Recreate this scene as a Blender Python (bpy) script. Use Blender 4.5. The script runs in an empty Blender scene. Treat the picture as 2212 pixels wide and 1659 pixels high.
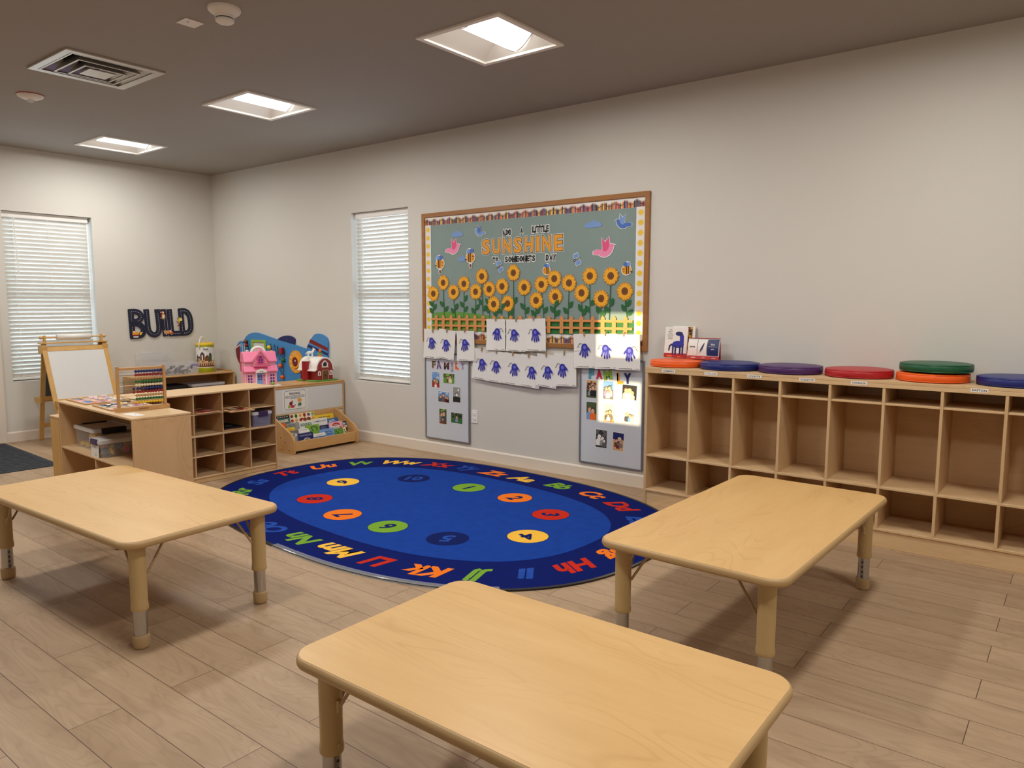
import bpy, bmesh, math, random
from mathutils import Vector, Matrix
random.seed(7)
scn = bpy.context.scene
COL = scn.collection
PI = math.pi

# ------------------------------------------------------------------ camera
cd = bpy.data.cameras.new('camera')
cd.sensor_fit = 'HORIZONTAL'
cd.sensor_width = 36.0
cd.lens = 36.0 * 1594.943 / 2212.0
cd.clip_start = 0.05
cam = bpy.data.objects.new('camera', cd)
COL.objects.link(cam)
_y, _p, _r = math.radians(128.0861), math.radians(6.2087), math.radians(0.0797)
_f = Vector((math.cos(_y) * math.cos(_p), math.sin(_y) * math.cos(_p), -math.sin(_p)))
_rt = Vector((math.sin(_y), -math.cos(_y), 0.0))
_up = _rt.cross(_f)
_r2 = math.cos(_r) * _rt + math.sin(_r) * _up
_u2 = -math.sin(_r) * _rt + math.cos(_r) * _up
_m = Matrix((_r2, _u2, -_f)).transposed().to_4x4()
_m.translation = Vector((8.8645, -5.1601, 1.4548))
cam.matrix_world = _m
scn.camera = cam

# ------------------------------------------------------------------ world, sun, exposure
H = 3.05
LAMP = 3.0             # radiance of the curved lens itself
LAMP_W = 26.5          # watts of each ceiling light
world = bpy.data.worlds.new('daylight')
scn.world = world
world.use_nodes = True
wn = world.node_tree
for n in list(wn.nodes):
    wn.nodes.remove(n)
wo = wn.nodes.new('ShaderNodeOutputWorld')
wb = wn.nodes.new('ShaderNodeBackground')
wb.inputs['Color'].default_value = (0.66, 0.83, 1.0, 1)
wb.inputs['Strength'].default_value = 6.0
wn.links.new(wb.outputs[0], wo.inputs[0])
sd = bpy.data.lights.new('sun', 'SUN')
sd.energy = 7.0
sd.color = (1.0, 0.80, 0.46)
sd.angle = math.radians(0.32)
sun = bpy.data.objects.new('sun', sd)
COL.objects.link(sun)
SUN_E = math.radians(5.0)
sun.rotation_euler = Vector((0, math.cos(SUN_E), -math.sin(SUN_E))).to_track_quat('-Z', 'Y').to_euler()
sun.location = (5.9, -12, 3)
vs = scn.view_settings
vs.view_transform = 'Standard'
vs.look = 'None'
vs.exposure = 0.0
vs.gamma = 1.0
vs.use_curve_mapping = False
scn.cycles.max_bounces = 10
scn.cycles.diffuse_bounces = 6
scn.cycles.glossy_bounces = 4
scn.cycles.transparent_max_bounces = 16
scn.cycles.use_denoising = True
scn.cycles.sample_clamp_indirect = 6.0
scn.cycles.caustics_reflective = False
scn.cycles.caustics_refractive = False

# ------------------------------------------------------------------ materials
def lin(c):
    def f(v):
        v = v / 255.0
        return v / 12.92 if v <= 0.04045 else ((v + 0.055) / 1.055) ** 2.4
    return (f(c[0]), f(c[1]), f(c[2]), 1.0)

MATS = {}
def nodes_of(name):
    m = bpy.data.materials.new(name)
    m.use_nodes = True
    nt = m.node_tree
    for n in list(nt.nodes):
        nt.nodes.remove(n)
    out = nt.nodes.new('ShaderNodeOutputMaterial')
    MATS[name] = m
    return m, nt, out

def ND(nt, kind, **kw):
    n = nt.nodes.new(kind)
    for k, v in kw.items():
        if k.startswith('i_'):
            n.inputs[k[2:].replace('_', ' ')].default_value = v
        else:
            setattr(n, k, v)
    return n

def mixrgb(nt, fac, a, b, blend='MIX'):
    n = nt.nodes.new('ShaderNodeMix')
    n.data_type = 'RGBA'
    n.blend_type = blend
    for sock, val in ((n.inputs[0], fac), (n.inputs[6], a), (n.inputs[7], b)):
        if hasattr(val, 'is_linked') or hasattr(val, 'links'):
            nt.links.new(val, sock)
        else:
            sock.default_value = val
    return n.outputs[2]

def mt(nt, op, a, b=None, c=None):
    n = nt.nodes.new('ShaderNodeMath')
    n.operation = op
    for i, v in enumerate((a, b, c)):
        if v is None:
            continue
        if hasattr(v, 'links'):
            nt.links.new(v, n.inputs[i])
        else:
            n.inputs[i].default_value = v
    return n.outputs[0]

def paint(name, rgb, rough=0.5, metal=0.0, vary=0.04, scale=30.0, bump=0.0, bscale=200.0, spec=0.5, coat=0.0):
    """one-colour surface with a little procedural unevenness"""
    m, nt, out = nodes_of(name)
    p = ND(nt, 'ShaderNodeBsdfPrincipled')
    tc = ND(nt, 'ShaderNodeTexCoord')
    nz = ND(nt, 'ShaderNodeTexNoise', i_Scale=scale, i_Detail=3.0)
    nt.links.new(tc.outputs['Object'], nz.inputs['Vector'])
    c = lin(rgb)
    lo = tuple(v * (1 - vary) for v in c[:3]) + (1,)
    hi = tuple(min(1, v * (1 + vary)) for v in c[:3]) + (1,)
    nt.links.new(mixrgb(nt, nz.outputs[0], lo, hi), p.inputs['Base Color'])
    p.inputs['Roughness'].default_value = rough
    p.inputs['Metallic'].default_value = metal
    p.inputs['Specular IOR Level'].default_value = spec
    p.inputs['Coat Weight'].default_value = coat
    if bump:
        nb = ND(nt, 'ShaderNodeTexNoise', i_Scale=bscale, i_Detail=2.0)
        nt.links.new(tc.outputs['Object'], nb.inputs['Vector'])
        b = ND(nt, 'ShaderNodeBump', i_Strength=bump, i_Distance=0.002)
        nt.links.new(nb.outputs[0], b.inputs['Height'])
        nt.links.new(b.outputs[0], p.inputs['Normal'])
    nt.links.new(p.outputs[0], out.inputs[0])
    return m

def wood(name, c1, c2, cl, axis='x', rough=0.42, lines=0.35, stretch=7.0, f=1.0, coat=0.0, nlines=9.0):
    """veneer: stretched noise plus thin contour lines of a slow noise (cathedral grain)"""
    m, nt, out = nodes_of(name)
    p = ND(nt, 'ShaderNodeBsdfPrincipled')
    tc = ND(nt, 'ShaderNodeTexCoord')
    oi = ND(nt, 'ShaderNodeObjectInfo')
    def coords(k, across):
        mp = ND(nt, 'ShaderNodeMapping')
        s = {'x': (k, across, across), 'y': (across, k, across), 'z': (across, across, k)}[axis]
        mp.inputs['Scale'].default_value = s
        cx = ND(nt, 'ShaderNodeCombineXYZ')
        r = mt(nt, 'MULTIPLY', oi.outputs['Random'], 13.0)
        for i in range(3):
            nt.links.new(r, cx.inputs[i])
        nt.links.new(cx.outputs[0], mp.inputs['Location'])
        nt.links.new(tc.outputs['Object'], mp.inputs['Vector'])
        return mp.outputs[0]
    n1 = ND(nt, 'ShaderNodeTexNoise', i_Scale=1.0, i_Detail=5.0, i_Roughness=0.6)
    nt.links.new(coords(1.6 * f, 1.6 * stretch * f), n1.inputs['Vector'])
    n3 = ND(nt, 'ShaderNodeTexNoise', i_Scale=1.0, i_Detail=3.0)
    nt.links.new(coords(9 * f, 26 * stretch * f), n3.inputs['Vector'])
    n2 = ND(nt, 'ShaderNodeTexNoise', i_Scale=1.0, i_Detail=2.0, i_Roughness=0.35, i_Distortion=0.25)
    nt.links.new(coords(1.1 * f, 4.4 * f), n2.inputs['Vector'])
    fr = mt(nt, 'FRACT', mt(nt, 'MULTIPLY', n2.outputs[0], nlines * 2))
    band = mt(nt, 'ABSOLUTE', mt(nt, 'SUBTRACT', fr, 0.5))
    ramp = ND(nt, 'ShaderNodeMapRange')
    ramp.inputs[1].default_value = 0.0
    ramp.inputs[2].default_value = 0.16
    ramp.inputs[3].default_value = lines
    ramp.inputs[4].default_value = 0.0
    nt.links.new(band, ramp.inputs[0])
    patch = ND(nt, 'ShaderNodeTexNoise', i_Scale=1.0, i_Detail=1.0)
    nt.links.new(coords(2.3 * f, 5.0 * f), patch.inputs['Vector'])
    pm = ND(nt, 'ShaderNodeMapRange')
    pm.inputs[1].default_value = 0.42
    pm.inputs[2].default_value = 0.62
    nt.links.new(patch.outputs[0], pm.inputs[0])
    mr = ND(nt, 'ShaderNodeMapRange')
    mr.inputs[1].default_value = 0.3
    mr.inputs[2].default_value = 0.72
    nt.links.new(n1.outputs[0], mr.inputs[0])
    col = mixrgb(nt, mr.outputs[0], lin(c1), lin(c2))
    col = mixrgb(nt, mt(nt, 'MULTIPLY', n3.outputs[0], 0.22), col, lin(cl))
    col = mixrgb(nt, mt(nt, 'MULTIPLY', ramp.outputs[0], pm.outputs[0]), col, lin(cl))
    nt.links.new(col, p.inputs['Base Color'])
    p.inputs['Roughness'].default_value = rough
    p.inputs['Coat Weight'].default_value = coat
    p.inputs['Coat Roughness'].default_value = 0.25
    nt.links.new(p.outputs[0], out.inputs[0])
    return m

def clear(name, rgb, alpha=0.3, rough=0.15):
    """thin see-through plastic or glass"""
    m, nt, out = nodes_of(name)
    p = ND(nt, 'ShaderNodeBsdfPrincipled')
    tc = ND(nt, 'ShaderNodeTexCoord')
    nz = ND(nt, 'ShaderNodeTexNoise', i_Scale=12.0)
    nt.links.new(tc.outputs['Object'], nz.inputs['Vector'])
    c = lin(rgb)
    nt.links.new(mixrgb(nt, nz.outputs[0], tuple(v * .94 for v in c[:3]) + (1,), c), p.inputs['Base Color'])
    p.inputs['Roughness'].default_value = rough
    t = ND(nt, 'ShaderNodeBsdfTransparent')
    mx = ND(nt, 'ShaderNodeMixShader')
    mx.inputs[0].default_value = alpha
    nt.links.new(t.outputs[0], mx.inputs[1])
    nt.links.new(p.outputs[0], mx.inputs[2])
    nt.links.new(mx.outputs[0], out.inputs[0])
    return m

def emitter(name, rgb, strength):
    m, nt, out = nodes_of(name)
    e = ND(nt, 'ShaderNodeEmission')
    e.inputs['Color'].default_value = rgb + (1,)
    e.inputs['Strength'].default_value = strength
    nt.links.new(e.outputs[0], out.inputs[0])
    return m

def floor_material():
    m, nt, out = nodes_of('plank_floor')
    p = ND(nt, 'ShaderNodeBsdfPrincipled')
    tc = ND(nt, 'ShaderNodeTexCoord')
    mp = ND(nt, 'ShaderNodeMapping')
    mp.inputs['Location'].default_value = (-0.148 + 20 * 1.21, 0.43 + 60 * 0.1805, 0)
    nt.links.new(tc.outputs['Object'], mp.inputs['Vector'])
    br = ND(nt, 'ShaderNodeTexBrick', offset=0.5, offset_frequency=2)
    br.inputs['Scale'].default_value = 1.0
    br.inputs['Brick Width'].default_value = 1.21
    br.inputs['Row Height'].default_value = 0.1805
    br.inputs['Mortar Size'].default_value = 0.0016
    br.inputs['Mortar Smooth'].default_value = 0.3
    br.inputs['Bias'].default_value = 0.0
    br.inputs['Color1'].default_value = (0, 0, 0, 1)
    br.inputs['Color2'].default_value = (1, 1, 1, 1)
    br.inputs['Mortar'].default_value = (0.5, 0.5, 0.5, 1)
    nt.links.new(mp.outputs[0], br.inputs['Vector'])
    tint = mt(nt, 'MULTIPLY', br.outputs['Color'], 1.0)
    off = ND(nt, 'ShaderNodeCombineXYZ')
    nt.links.new(mt(nt, 'MULTIPLY', tint, 37.0), off.inputs[0])
    nt.links.new(mt(nt, 'MULTIPLY', tint, 91.0), off.inputs[2])
    def coords(sx, sy):
        s = ND(nt, 'ShaderNodeVectorMath', operation='MULTIPLY')
        s.inputs[1].default_value = (sx, sy, 1)
        nt.links.new(tc.outputs['Object'], s.inputs[0])
        a = ND(nt, 'ShaderNodeVectorMath', operation='ADD')
        nt.links.new(s.outputs[0], a.inputs[0])
        nt.links.new(off.outputs[0], a.inputs[1])
        return a.outputs[0]
    n1 = ND(nt, 'ShaderNodeTexNoise', i_Scale=1.0, i_Detail=6.0, i_Roughness=0.62, i_Distortion=0.4)
    nt.links.new(coords(1.5, 13.0), n1.inputs['Vector'])
    n2 = ND(nt, 'ShaderNodeTexNoise', i_Scale=1.0, i_Detail=2.0)
    nt.links.new(coords(18.0, 260.0), n2.inputs['Vector'])
    n3 = ND(nt, 'ShaderNodeTexNoise', i_Scale=1.0, i_Detail=2.0, i_Roughness=0.4, i_Distortion=0.6)
    nt.links.new(coords(1.3, 6.0), n3.inputs['Vector'])
    fr = mt(nt, 'FRACT', mt(nt, 'MULTIPLY', n3.outputs[0], 16.0))
    band = mt(nt, 'ABSOLUTE', mt(nt, 'SUBTRACT', fr, 0.5))
    r = ND(nt, 'ShaderNodeMapRange')
    r.inputs[2].default_value = 0.22
    r.inputs[3].default_value = 0.16
    r.inputs[4].default_value = 0.0
    nt.links.new(band, r.inputs[0])
    kn = ND(nt, 'ShaderNodeTexNoise', i_Scale=1.0, i_Detail=1.0)
    nt.links.new(coords(2.2, 7.0), kn.inputs['Vector'])
    kr = ND(nt, 'ShaderNodeMapRange')
    kr.inputs[1].default_value = 0.62
    kr.inputs[2].default_value = 0.80
    kr.inputs[4].default_value = 0.40
    nt.links.new(kn.outputs[0], kr.inputs[0])
    a = mixrgb(nt, tint, lin((161, 134, 106)), lin((180, 153, 124)))
    mr = ND(nt, 'ShaderNodeMapRange')
    mr.inputs[1].default_value = 0.33
    mr.inputs[2].default_value = 0.70
    mr.inputs[3].default_value = 0.0
    mr.inputs[4].default_value = 0.55
    nt.links.new(n1.outputs[0], mr.inputs[0])
    col = mixrgb(nt, mr.outputs[0], a, lin((196, 170, 140)))
    col = mixrgb(nt, mt(nt, 'MULTIPLY', n2.outputs[0], 0.30), col, lin((132, 104, 80)))
    col = mixrgb(nt, r.outputs[0], col, lin((110, 84, 62)))
    col = mixrgb(nt, kr.outputs[0], col, lin((120, 93, 70)))
    col = mixrgb(nt, br.outputs['Fac'], col, lin((80, 60, 44)))
    nt.links.new(col, p.inputs['Base Color'])
    p.inputs['Roughness'].default_value = 0.46
    p.inputs['Specular IOR Level'].default_value = 0.4
    b = ND(nt, 'ShaderNodeBump', i_Strength=0.25, i_Distance=0.001)
    nt.links.new(mt(nt, 'SUBTRACT', 1.0, br.outputs['Fac']), b.inputs['Height'])
    nt.links.new(b.outputs[0], p.inputs['Normal'])
    nt.links.new(p.outputs[0], out.inputs[0])
    return m

def carpet(name, rgb, vary=0.22):
    return paint(name, rgb, rough=0.95, vary=vary, scale=14.0, bump=0.6, bscale=700.0, spec=0.1)

# setting
floor_material()
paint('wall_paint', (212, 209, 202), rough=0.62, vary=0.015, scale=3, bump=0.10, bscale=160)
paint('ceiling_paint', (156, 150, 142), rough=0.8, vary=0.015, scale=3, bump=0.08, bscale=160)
paint('trim_white', (226, 216, 203), rough=0.45, vary=0.01)
paint('window_vinyl', (226, 230, 232), rough=0.4, vary=0.01)
clear('window_glass', (235, 245, 250), 0.10, 0.03)
# woods
wood('maple_top', (212, 170, 110), (222, 182, 122), (176, 128, 72), 'x', rough=0.40, lines=0.27, coat=0.10)
paint('table_band', (184, 152, 106), rough=0.42, vary=0.02, bump=0.05)
paint('leg_paint', (190, 162, 112), rough=0.40, vary=0.03)
paint('leg_rubber', (182, 154, 112), rough=0.6)
paint('chrome', (186, 186, 186), rough=0.22, metal=1.0, vary=0.1, scale=60)
paint('brace_steel', (168, 142, 104), rough=0.35)
wood('birch_x', (208, 174, 130), (220, 190, 148), (172, 132, 88), 'x', rough=0.48, lines=0.20, stretch=10)
wood('birch_y', (208, 174, 130), (220, 190, 148), (172, 132, 88), 'y', rough=0.48, lines=0.20, stretch=10)
wood('birch_z', (206, 172, 128), (216, 186, 144), (172, 132, 88), 'z', rough=0.48, lines=0.25, stretch=8)
wood('maple_shelf', (200, 156, 100), (212, 170, 114), (160, 112, 62), 'y', rough=0.42, lines=0.2, stretch=9)
wood('maple_panel', (206, 168, 122), (214, 178, 134), (172, 128, 84), 'z', rough=0.45, lines=0.3, stretch=5)
wood('honey_wood', (202, 158, 88), (214, 172, 104), (166, 118, 60), 'z', rough=0.42, lines=0.2, stretch=9)
wood('oak_frame', (156, 104, 54), (172, 120, 66), (112, 70, 34), 'x', rough=0.4, lines=0.1, stretch=12)
wood('abacus_wood', (196, 148, 92), (208, 162, 106), (160, 110, 62), 'z', rough=0.4, lines=0.1, stretch=12)
# rug
carpet('rug_navy', (4, 24, 98))
carpet('rug_blue', (20, 62, 152))
carpet('rug_dark', (12, 28, 92))
carpet('rug_mid', (34, 74, 164))
carpet('rug_yellow', (244, 190, 70), 0.08)
carpet('rug_orange', (240, 122, 36), 0.08)
carpet('rug_red', (196, 44, 26), 0.08)
carpet('rug_green', (118, 164, 52), 0.08)
paint('rug_binding', (8, 9, 14), rough=0.3, vary=0.1, scale=120)
clear('plastic_film', (240, 240, 240), 0.22, 0.05)
paint('mat_rubber', (46, 50, 58), rough=0.9, vary=0.3, scale=60)
# plain colours
for nm, rgb, ro in (('white', (236, 234, 230), .5), ('paper', (232, 230, 226), .7), ('ink', (22, 22, 24), .6), ('dark', (26, 24, 24), .6),
                    ('grey', (150, 150, 150), .5), ('navy', (22, 34, 96), .5), ('blue', (48, 104, 176), .45), ('skyblue', (116, 160, 214), .5),
                    ('red', (178, 34, 34), .45), ('maroon', (124, 24, 30), .45), ('orange', (236, 116, 38), .45), ('yellow', (240, 200, 48), .45),
                    ('gold', (232, 156, 34), .5), ('green', (40, 110, 52), .5), ('lime', (138, 178, 60), .5), ('leafgreen', (30, 98, 48), .5),
                    ('teal', (62, 112, 116), .5), ('tealblue', (86, 150, 170), .5), ('pink', (240, 130, 168), .4), ('hotpink', (226, 84, 134), .4),
                    ('palepink', (240, 178, 196), .4), ('purple', (92, 48, 120), .45), ('lavender', (150, 140, 190), .5), ('brown', (112, 66, 36), .5),
                    ('tan', (198, 156, 108), .5), ('cream', (236, 222, 188), .5), ('skin', (220, 170, 140), .6), ('skin2', (150, 104, 78), .6),
                    ('steel', (140, 146, 150), .35), ('slate', (70, 78, 84), .5), ('barnred', (150, 26, 30), .35), ('crimson', (196, 36, 66), .45),
                    ('grass', (96, 150, 60), .7), ('picket', (214, 144, 82), .6), ('sunflower', (238, 172, 36), .6), ('petal_dark', (206, 128, 24), .6),
                    ('seed', (122, 70, 22), .7), ('seed_dark', (84, 46, 18), .7), ('stem', (38, 84, 58), .7), ('paint_blue', (44, 44, 160), .5),
                    ('paint_light', (106, 110, 208), .5), ('bluepaper', (120, 154, 208), .5), ('bluedeep', (72, 112, 190), .5),
                    ('lightpink', (238, 140, 180), .5), ('sand', (206, 170, 130), .6), ('forest', (66, 88, 52), .6), ('stone', (120, 112, 104), .6),
                    ('shadegrey', (92, 92, 96), .6), ('latch', (58, 30, 84), .4), ('latch_dark', (28, 24, 40), .4), ('twine', (196, 178, 150), .8),
                    ('pinwood', (170, 138, 100), .6), ('gear_blue', (60, 120, 160), .4), ('lime_can', (170, 174, 28), .35), ('duckwhite', (240, 238, 232), .4)):
    paint(nm, rgb, rough=ro)
paint('panel_blue', (66, 136, 198), rough=.45)
paint('board_paper', (130, 150, 146), rough=0.36, vary=0.05, scale=6, bump=0.35, bscale=9)
paint('whiteboard', (206, 212, 220), rough=0.25, vary=0.02, scale=8)
paint('aluminium', (150, 152, 156), rough=0.35, metal=0.7)
paint('dryerase', (214, 214, 214), rough=0.4, vary=0.03, scale=5)
paint('road_navy', (18, 22, 50), rough=0.6)
paint('vinyl_orange', (240, 98, 24), rough=0.38, bump=0.1, bscale=40)
paint('vinyl_blue', (24, 36, 112), rough=0.40, bump=0.1, bscale=40)
paint('vinyl_purple', (72, 34, 96), rough=0.40, bump=0.1, bscale=40)
paint('vinyl_red', (176, 26, 34), rough=0.38, bump=0.1, bscale=40)
paint('vinyl_green', (16, 86, 52), rough=0.40, bump=0.1, bscale=40)
paint('fixture_white', (236, 232, 226), rough=0.45, vary=0.01)
paint('grille_metal', (196, 192, 186), rough=0.32, metal=0.55, vary=0.03)
paint('duct_dark', (30, 28, 26), rough=0.8)
paint('bin_lid', (206, 204, 204), rough=0.35)
clear('bin_clear', (226, 226, 230), 0.17, 0.12)
clear('bin_grey', (170, 170, 196), 0.42, 0.2)
clear('bead_clear', (230, 236, 240), 0.5, 0.1)
emitter('lens_glow', (1.0, 0.965, 0.905), LAMP)

def blind_material():
    m, nt, out = nodes_of('blind_slat')
    tc = ND(nt, 'ShaderNodeTexCoord')
    nz = ND(nt, 'ShaderNodeTexNoise', i_Scale=8.0)
    nt.links.new(tc.outputs['Object'], nz.inputs['Vector'])
    c = mixrgb(nt, nz.outputs[0], lin((228, 224, 216)), lin((236, 233, 226)))
    p = ND(nt, 'ShaderNodeBsdfPrincipled')
    p.inputs['Roughness'].default_value = 0.45
    nt.links.new(c, p.inputs['Base Color'])
    t = ND(nt, 'ShaderNodeBsdfTranslucent')
    nt.links.new(c, t.inputs['Color'])
    mx = ND(nt, 'ShaderNodeMixShader')
    mx.inputs[0].default_value = 0.16
    nt.links.new(p.outputs[0], mx.inputs[1])
    nt.links.new(t.outputs[0], mx.inputs[2])
    nt.links.new(mx.outputs[0], out.inputs[0])
blind_material()

# ------------------------------------------------------------------ mesh building
class MB:
    """collects geometry; every add goes through self.M"""
    def __init__(s, M=None):
        s.v = []; s.f = []; s.mi = []; s.sm = []; s.mats = []
        s.M = M or Matrix()
    def mat(s, name):
        if name not in s.mats:
            s.mats.append(name)
        return s.mats.index(name)
    def add(s, verts, faces, mat, smooth=False):
        b = len(s.v); k = s.mat(mat)
        s.v += [tuple(s.M @ Vector(p)) for p in verts]
        for f in faces:
            s.f.append([b + i for i in f]); s.mi.append(k); s.sm.append(smooth)
        return s
    def box(s, x0, y0, z0, x1, y1, z1, mat):
        v = [(x, y, z) for z in (z0, z1) for y in (y0, y1) for x in (x0, x1)]
        return s.add(v, [(0, 2, 3, 1), (4, 5, 7, 6), (0, 1, 5, 4), (2, 6, 7, 3), (0, 4, 6, 2), (1, 3, 7, 5)], mat)
    def prism(s, poly, w0, w1, mat, smooth=False, side=None):
        """polygon (u,v) extruded along w"""
        n = len(poly)
        a = sum(poly[i][0] * poly[(i + 1) % n][1] - poly[(i + 1) % n][0] * poly[i][1] for i in range(n))
        if a < 0:
            poly = poly[::-1]
        v = [(p[0], p[1], w0) for p in poly] + [(p[0], p[1], w1) for p in poly]
        s.add(v, [tuple(range(n))[::-1], tuple(range(n, 2 * n))], mat)
        s.add(v, [(i, (i + 1) % n, n + (i + 1) % n, n + i) for i in range(n)], side or mat, smooth)
        return s
    def ring(s, outer, inner, w0, w1, mat):
        """band between two polygons with equal point counts"""
        n = len(outer)
        v = [(p[0], p[1], w) for w in (w0, w1) for q in (outer, inner) for p in q]
        O0, I0, O1, I1 = 0, n, 2 * n, 3 * n
        f = []
        for i in range(n):
            j = (i + 1) % n
            f += [(O1 + i, O1 + j, I1 + j, I1 + i), (O0 + j, O0 + i, I0 + i, I0 + j),
                  (O0 + i, O0 + j, O1 + j, O1 + i), (I0 + j, I0 + i, I1 + i, I1 + j)]
        return s.add(v, f, mat)
    def flat(s, poly, w, mat):
        n = len(poly)
        a = sum(poly[i][0] * poly[(i + 1) % n][1] - poly[(i + 1) % n][0] * poly[i][1] for i in range(n))
        if a < 0:
            poly = poly[::-1]
        return s.add([(p[0], p[1], w) for p in poly], [tuple(range(n))], mat)
    def disc(s, u, v, r, w0, w1, mat, n=20, ry=None):
        return s.prism(ell(u, v, r, ry or r, n), w0, w1, mat)
    def dot(s, u, v, r, w, mat, n=14, ry=None):
        return s.flat(ell(u, v, r, ry or r, n), w, mat)
    def line(s, pts, wd, w, mat):
        """flat ribbon along a 2-D polyline"""
        P = [Vector(p) for p in pts]
        L = []; R = []
        for i, p in enumerate(P):
            d = (P[min(i + 1, len(P) - 1)] - P[max(i - 1, 0)]).normalized()
            nrm = Vector((-d.y, d.x)) * wd / 2
            L.append(p + nrm); R.append(p - nrm)
        v = [(q.x, q.y, w) for q in L] + [(q.x, q.y, w) for q in R]
        n = len(P)
        return s.add(v, [(n + i, n + i + 1, i + 1, i) for i in range(n - 1)], mat)
    def lathe(s, prof, mat, n=24, cap=True, smooth=True):
        """profile [(r,z)] round the w axis"""
        m = len(prof)
        v = [(r * math.cos(2 * PI * k / n), r * math.sin(2 * PI * k / n), z) for k in range(n) for r, z in prof]
        f = [(k * m + i, ((k + 1) % n) * m + i, ((k + 1) % n) * m + i + 1, k * m + i + 1) for k in range(n) for i in range(m - 1)]
        s.add(v, f, mat, smooth)
        if cap:
            s.add(v, [tuple(k * m for k in range(n))[::-1], tuple(k * m + m - 1 for k in range(n))], mat)
        return s
    def tube(s, pts, r, mat, n=8, smooth=True, caps=True):
        P = [Vector(p) for p in pts]
        rs = r if isinstance(r, (list, tuple)) else [r] * len(P)
        v = []
        ref = None
        for i, p in enumerate(P):
            d = (P[min(i + 1, len(P) - 1)] - P[max(i - 1, 0)])
            d = d.normalized() if d.length > 0 else Vector((0, 0, 1))
            if ref is None:
                ref = d.orthogonal().normalized()
            else:
                ref = (ref - d * ref.dot(d))
                ref = ref.normalized() if ref.length > 1e-6 else d.orthogonal().normalized()
            b = d.cross(ref)
            for k in range(n):
                a = 2 * PI * k / n
                v.append(tuple(p + (ref * math.cos(a) + b * math.sin(a)) * rs[i]))
        m = len(P)
        f = [(i * n + k, i * n + (k + 1) % n, (i + 1) * n + (k + 1) % n, (i + 1) * n + k) for i in range(m - 1) for k in range(n)]
        s.add(v, f, mat, smooth)
        if caps:
            s.add(v, [tuple(range(n))[::-1], tuple(range((m - 1) * n, m * n))], mat)
        return s
    def ball(s, c, r, mat, nu=12, nv=8, sz=1.0):
        c = Vector(c)
        v = [(c.x, c.y, c.z - r * sz)]
        for j in range(1, nv):
            t = PI * j / nv
            for k in range(nu):
                a = 2 * PI * k / nu
                v.append((c.x + r * math.sin(t) * math.cos(a), c.y + r * math.sin(t) * math.sin(a), c.z - r * sz * math.cos(t)))
        v.append((c.x, c.y, c.z + r * sz))
        f = [(0, 1 + (k + 1) % nu, 1 + k) for k in range(nu)]
        for j in range(nv - 2):
            for k in range(nu):
                a = 1 + j * nu
                f.append((a + k, a + (k + 1) % nu, a + nu + (k + 1) % nu, a + nu + k))
        e = len(v) - 1; a = 1 + (nv - 2) * nu
        f += [(a + k, a + (k + 1) % nu, e) for k in range(nu)]
        return s.add(v, f, mat, True)
    def text(s, txt, u, v, w, mat, h=None, wd=None, bold=0.0, ang=0.0, shear=0.0, thick=0.0, sx=1.0):
        """writing centred at (u,v) on plane w; h = height, wd = width"""
        vv, ff, bb = glyphs(txt, round(bold, 3), round(shear, 3))
        if not vv:
            return s
        cw, ch = bb[2] - bb[0], bb[3] - bb[1]
        if h and wd:
            ku, kv = wd / cw, h / ch
        elif h:
            kv = h / ch; ku = kv * sx
        else:
            ku = wd / cw; kv = ku
        cu, cv = (bb[0] + bb[2]) / 2, (bb[1] + bb[3]) / 2
        ca, sa = math.cos(ang), math.sin(ang)
        P = []
        for x, y in vv:
            x = (x - cu) * ku; y = (y - cv) * kv
            P.append((u + ca * x - sa * y, v + sa * x + ca * y))
        if thick <= 0:
            return s.add([(p[0], p[1], w) for p in P], ff, mat)
        n = len(P)
        edges = {}
        for f in ff:
            for i in range(len(f)):
                a, b = f[i], f[(i + 1) % len(f)]
                edges[(a, b)] = 1
        bnd = [(a, b) for (a, b) in edges if (b, a) not in edges]
        verts = [(p[0], p[1], w) for p in P] + [(p[0], p[1], w + thick) for p in P]
        fs = [tuple(reversed(f)) for f in ff] + [tuple(i + n for i in f) for f in ff]
        fs += [(a, b, b + n, a + n) for a, b in bnd]
        return s.add(verts, fs, mat)
    def build(s, name, parent=None, loc=None, rotz=0.0, bevel=0.0, seg=2, label=None):
        me = bpy.data.meshes.new(name)
        me.from_pydata(s.v, [], s.f)
        for k in s.mats:
            me.materials.append(MATS[k])
        me.polygons.foreach_set('material_index', s.mi)
        me.polygons.foreach_set('use_smooth', s.sm)
        me.update()
        o = bpy.data.objects.new(name, me)
        COL.objects.link(o)
        if parent is not None:
            o.parent = parent
        if loc is not None:
            o.location = loc
        o.rotation_euler = (0, 0, rotz)
        if bevel:
            b = o.modifiers.new('edge', 'BEVEL')
            b.width = bevel; b.segments = seg; b.limit_method = 'ANGLE'; b.angle_limit = math.radians(50)
        if label:
            o['label'] = label
        return o

def ell(u, v, ru, rv, n=20, a0=0.0, a1=2 * PI):
    full = abs(a1 - a0 - 2 * PI) < 1e-6
    m = n if full else n + 1
    return [(u + ru * math.cos(a0 + (a1 - a0) * i / n), v + rv * math.sin(a0 + (a1 - a0) * i / n)) for i in range(m)]

def rrect(u0, v0, u1, v1, r, n=6):
    P = []
    for cu, cv, a in ((u1 - r, v1 - r, 0), (u0 + r, v1 - r, PI / 2), (u0 + r, v0 + r, PI), (u1 - r, v0 + r, 1.5 * PI)):
        P += [(cu + r * math.cos(a + PI / 2 * i / n), cv + r * math.sin(a + PI / 2 * i / n)) for i in range(n + 1)]
    return P

def rect(u0, v0, u1, v1):
    return [(u0, v0), (u1, v0), (u1, v1), (u0, v1)]

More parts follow.
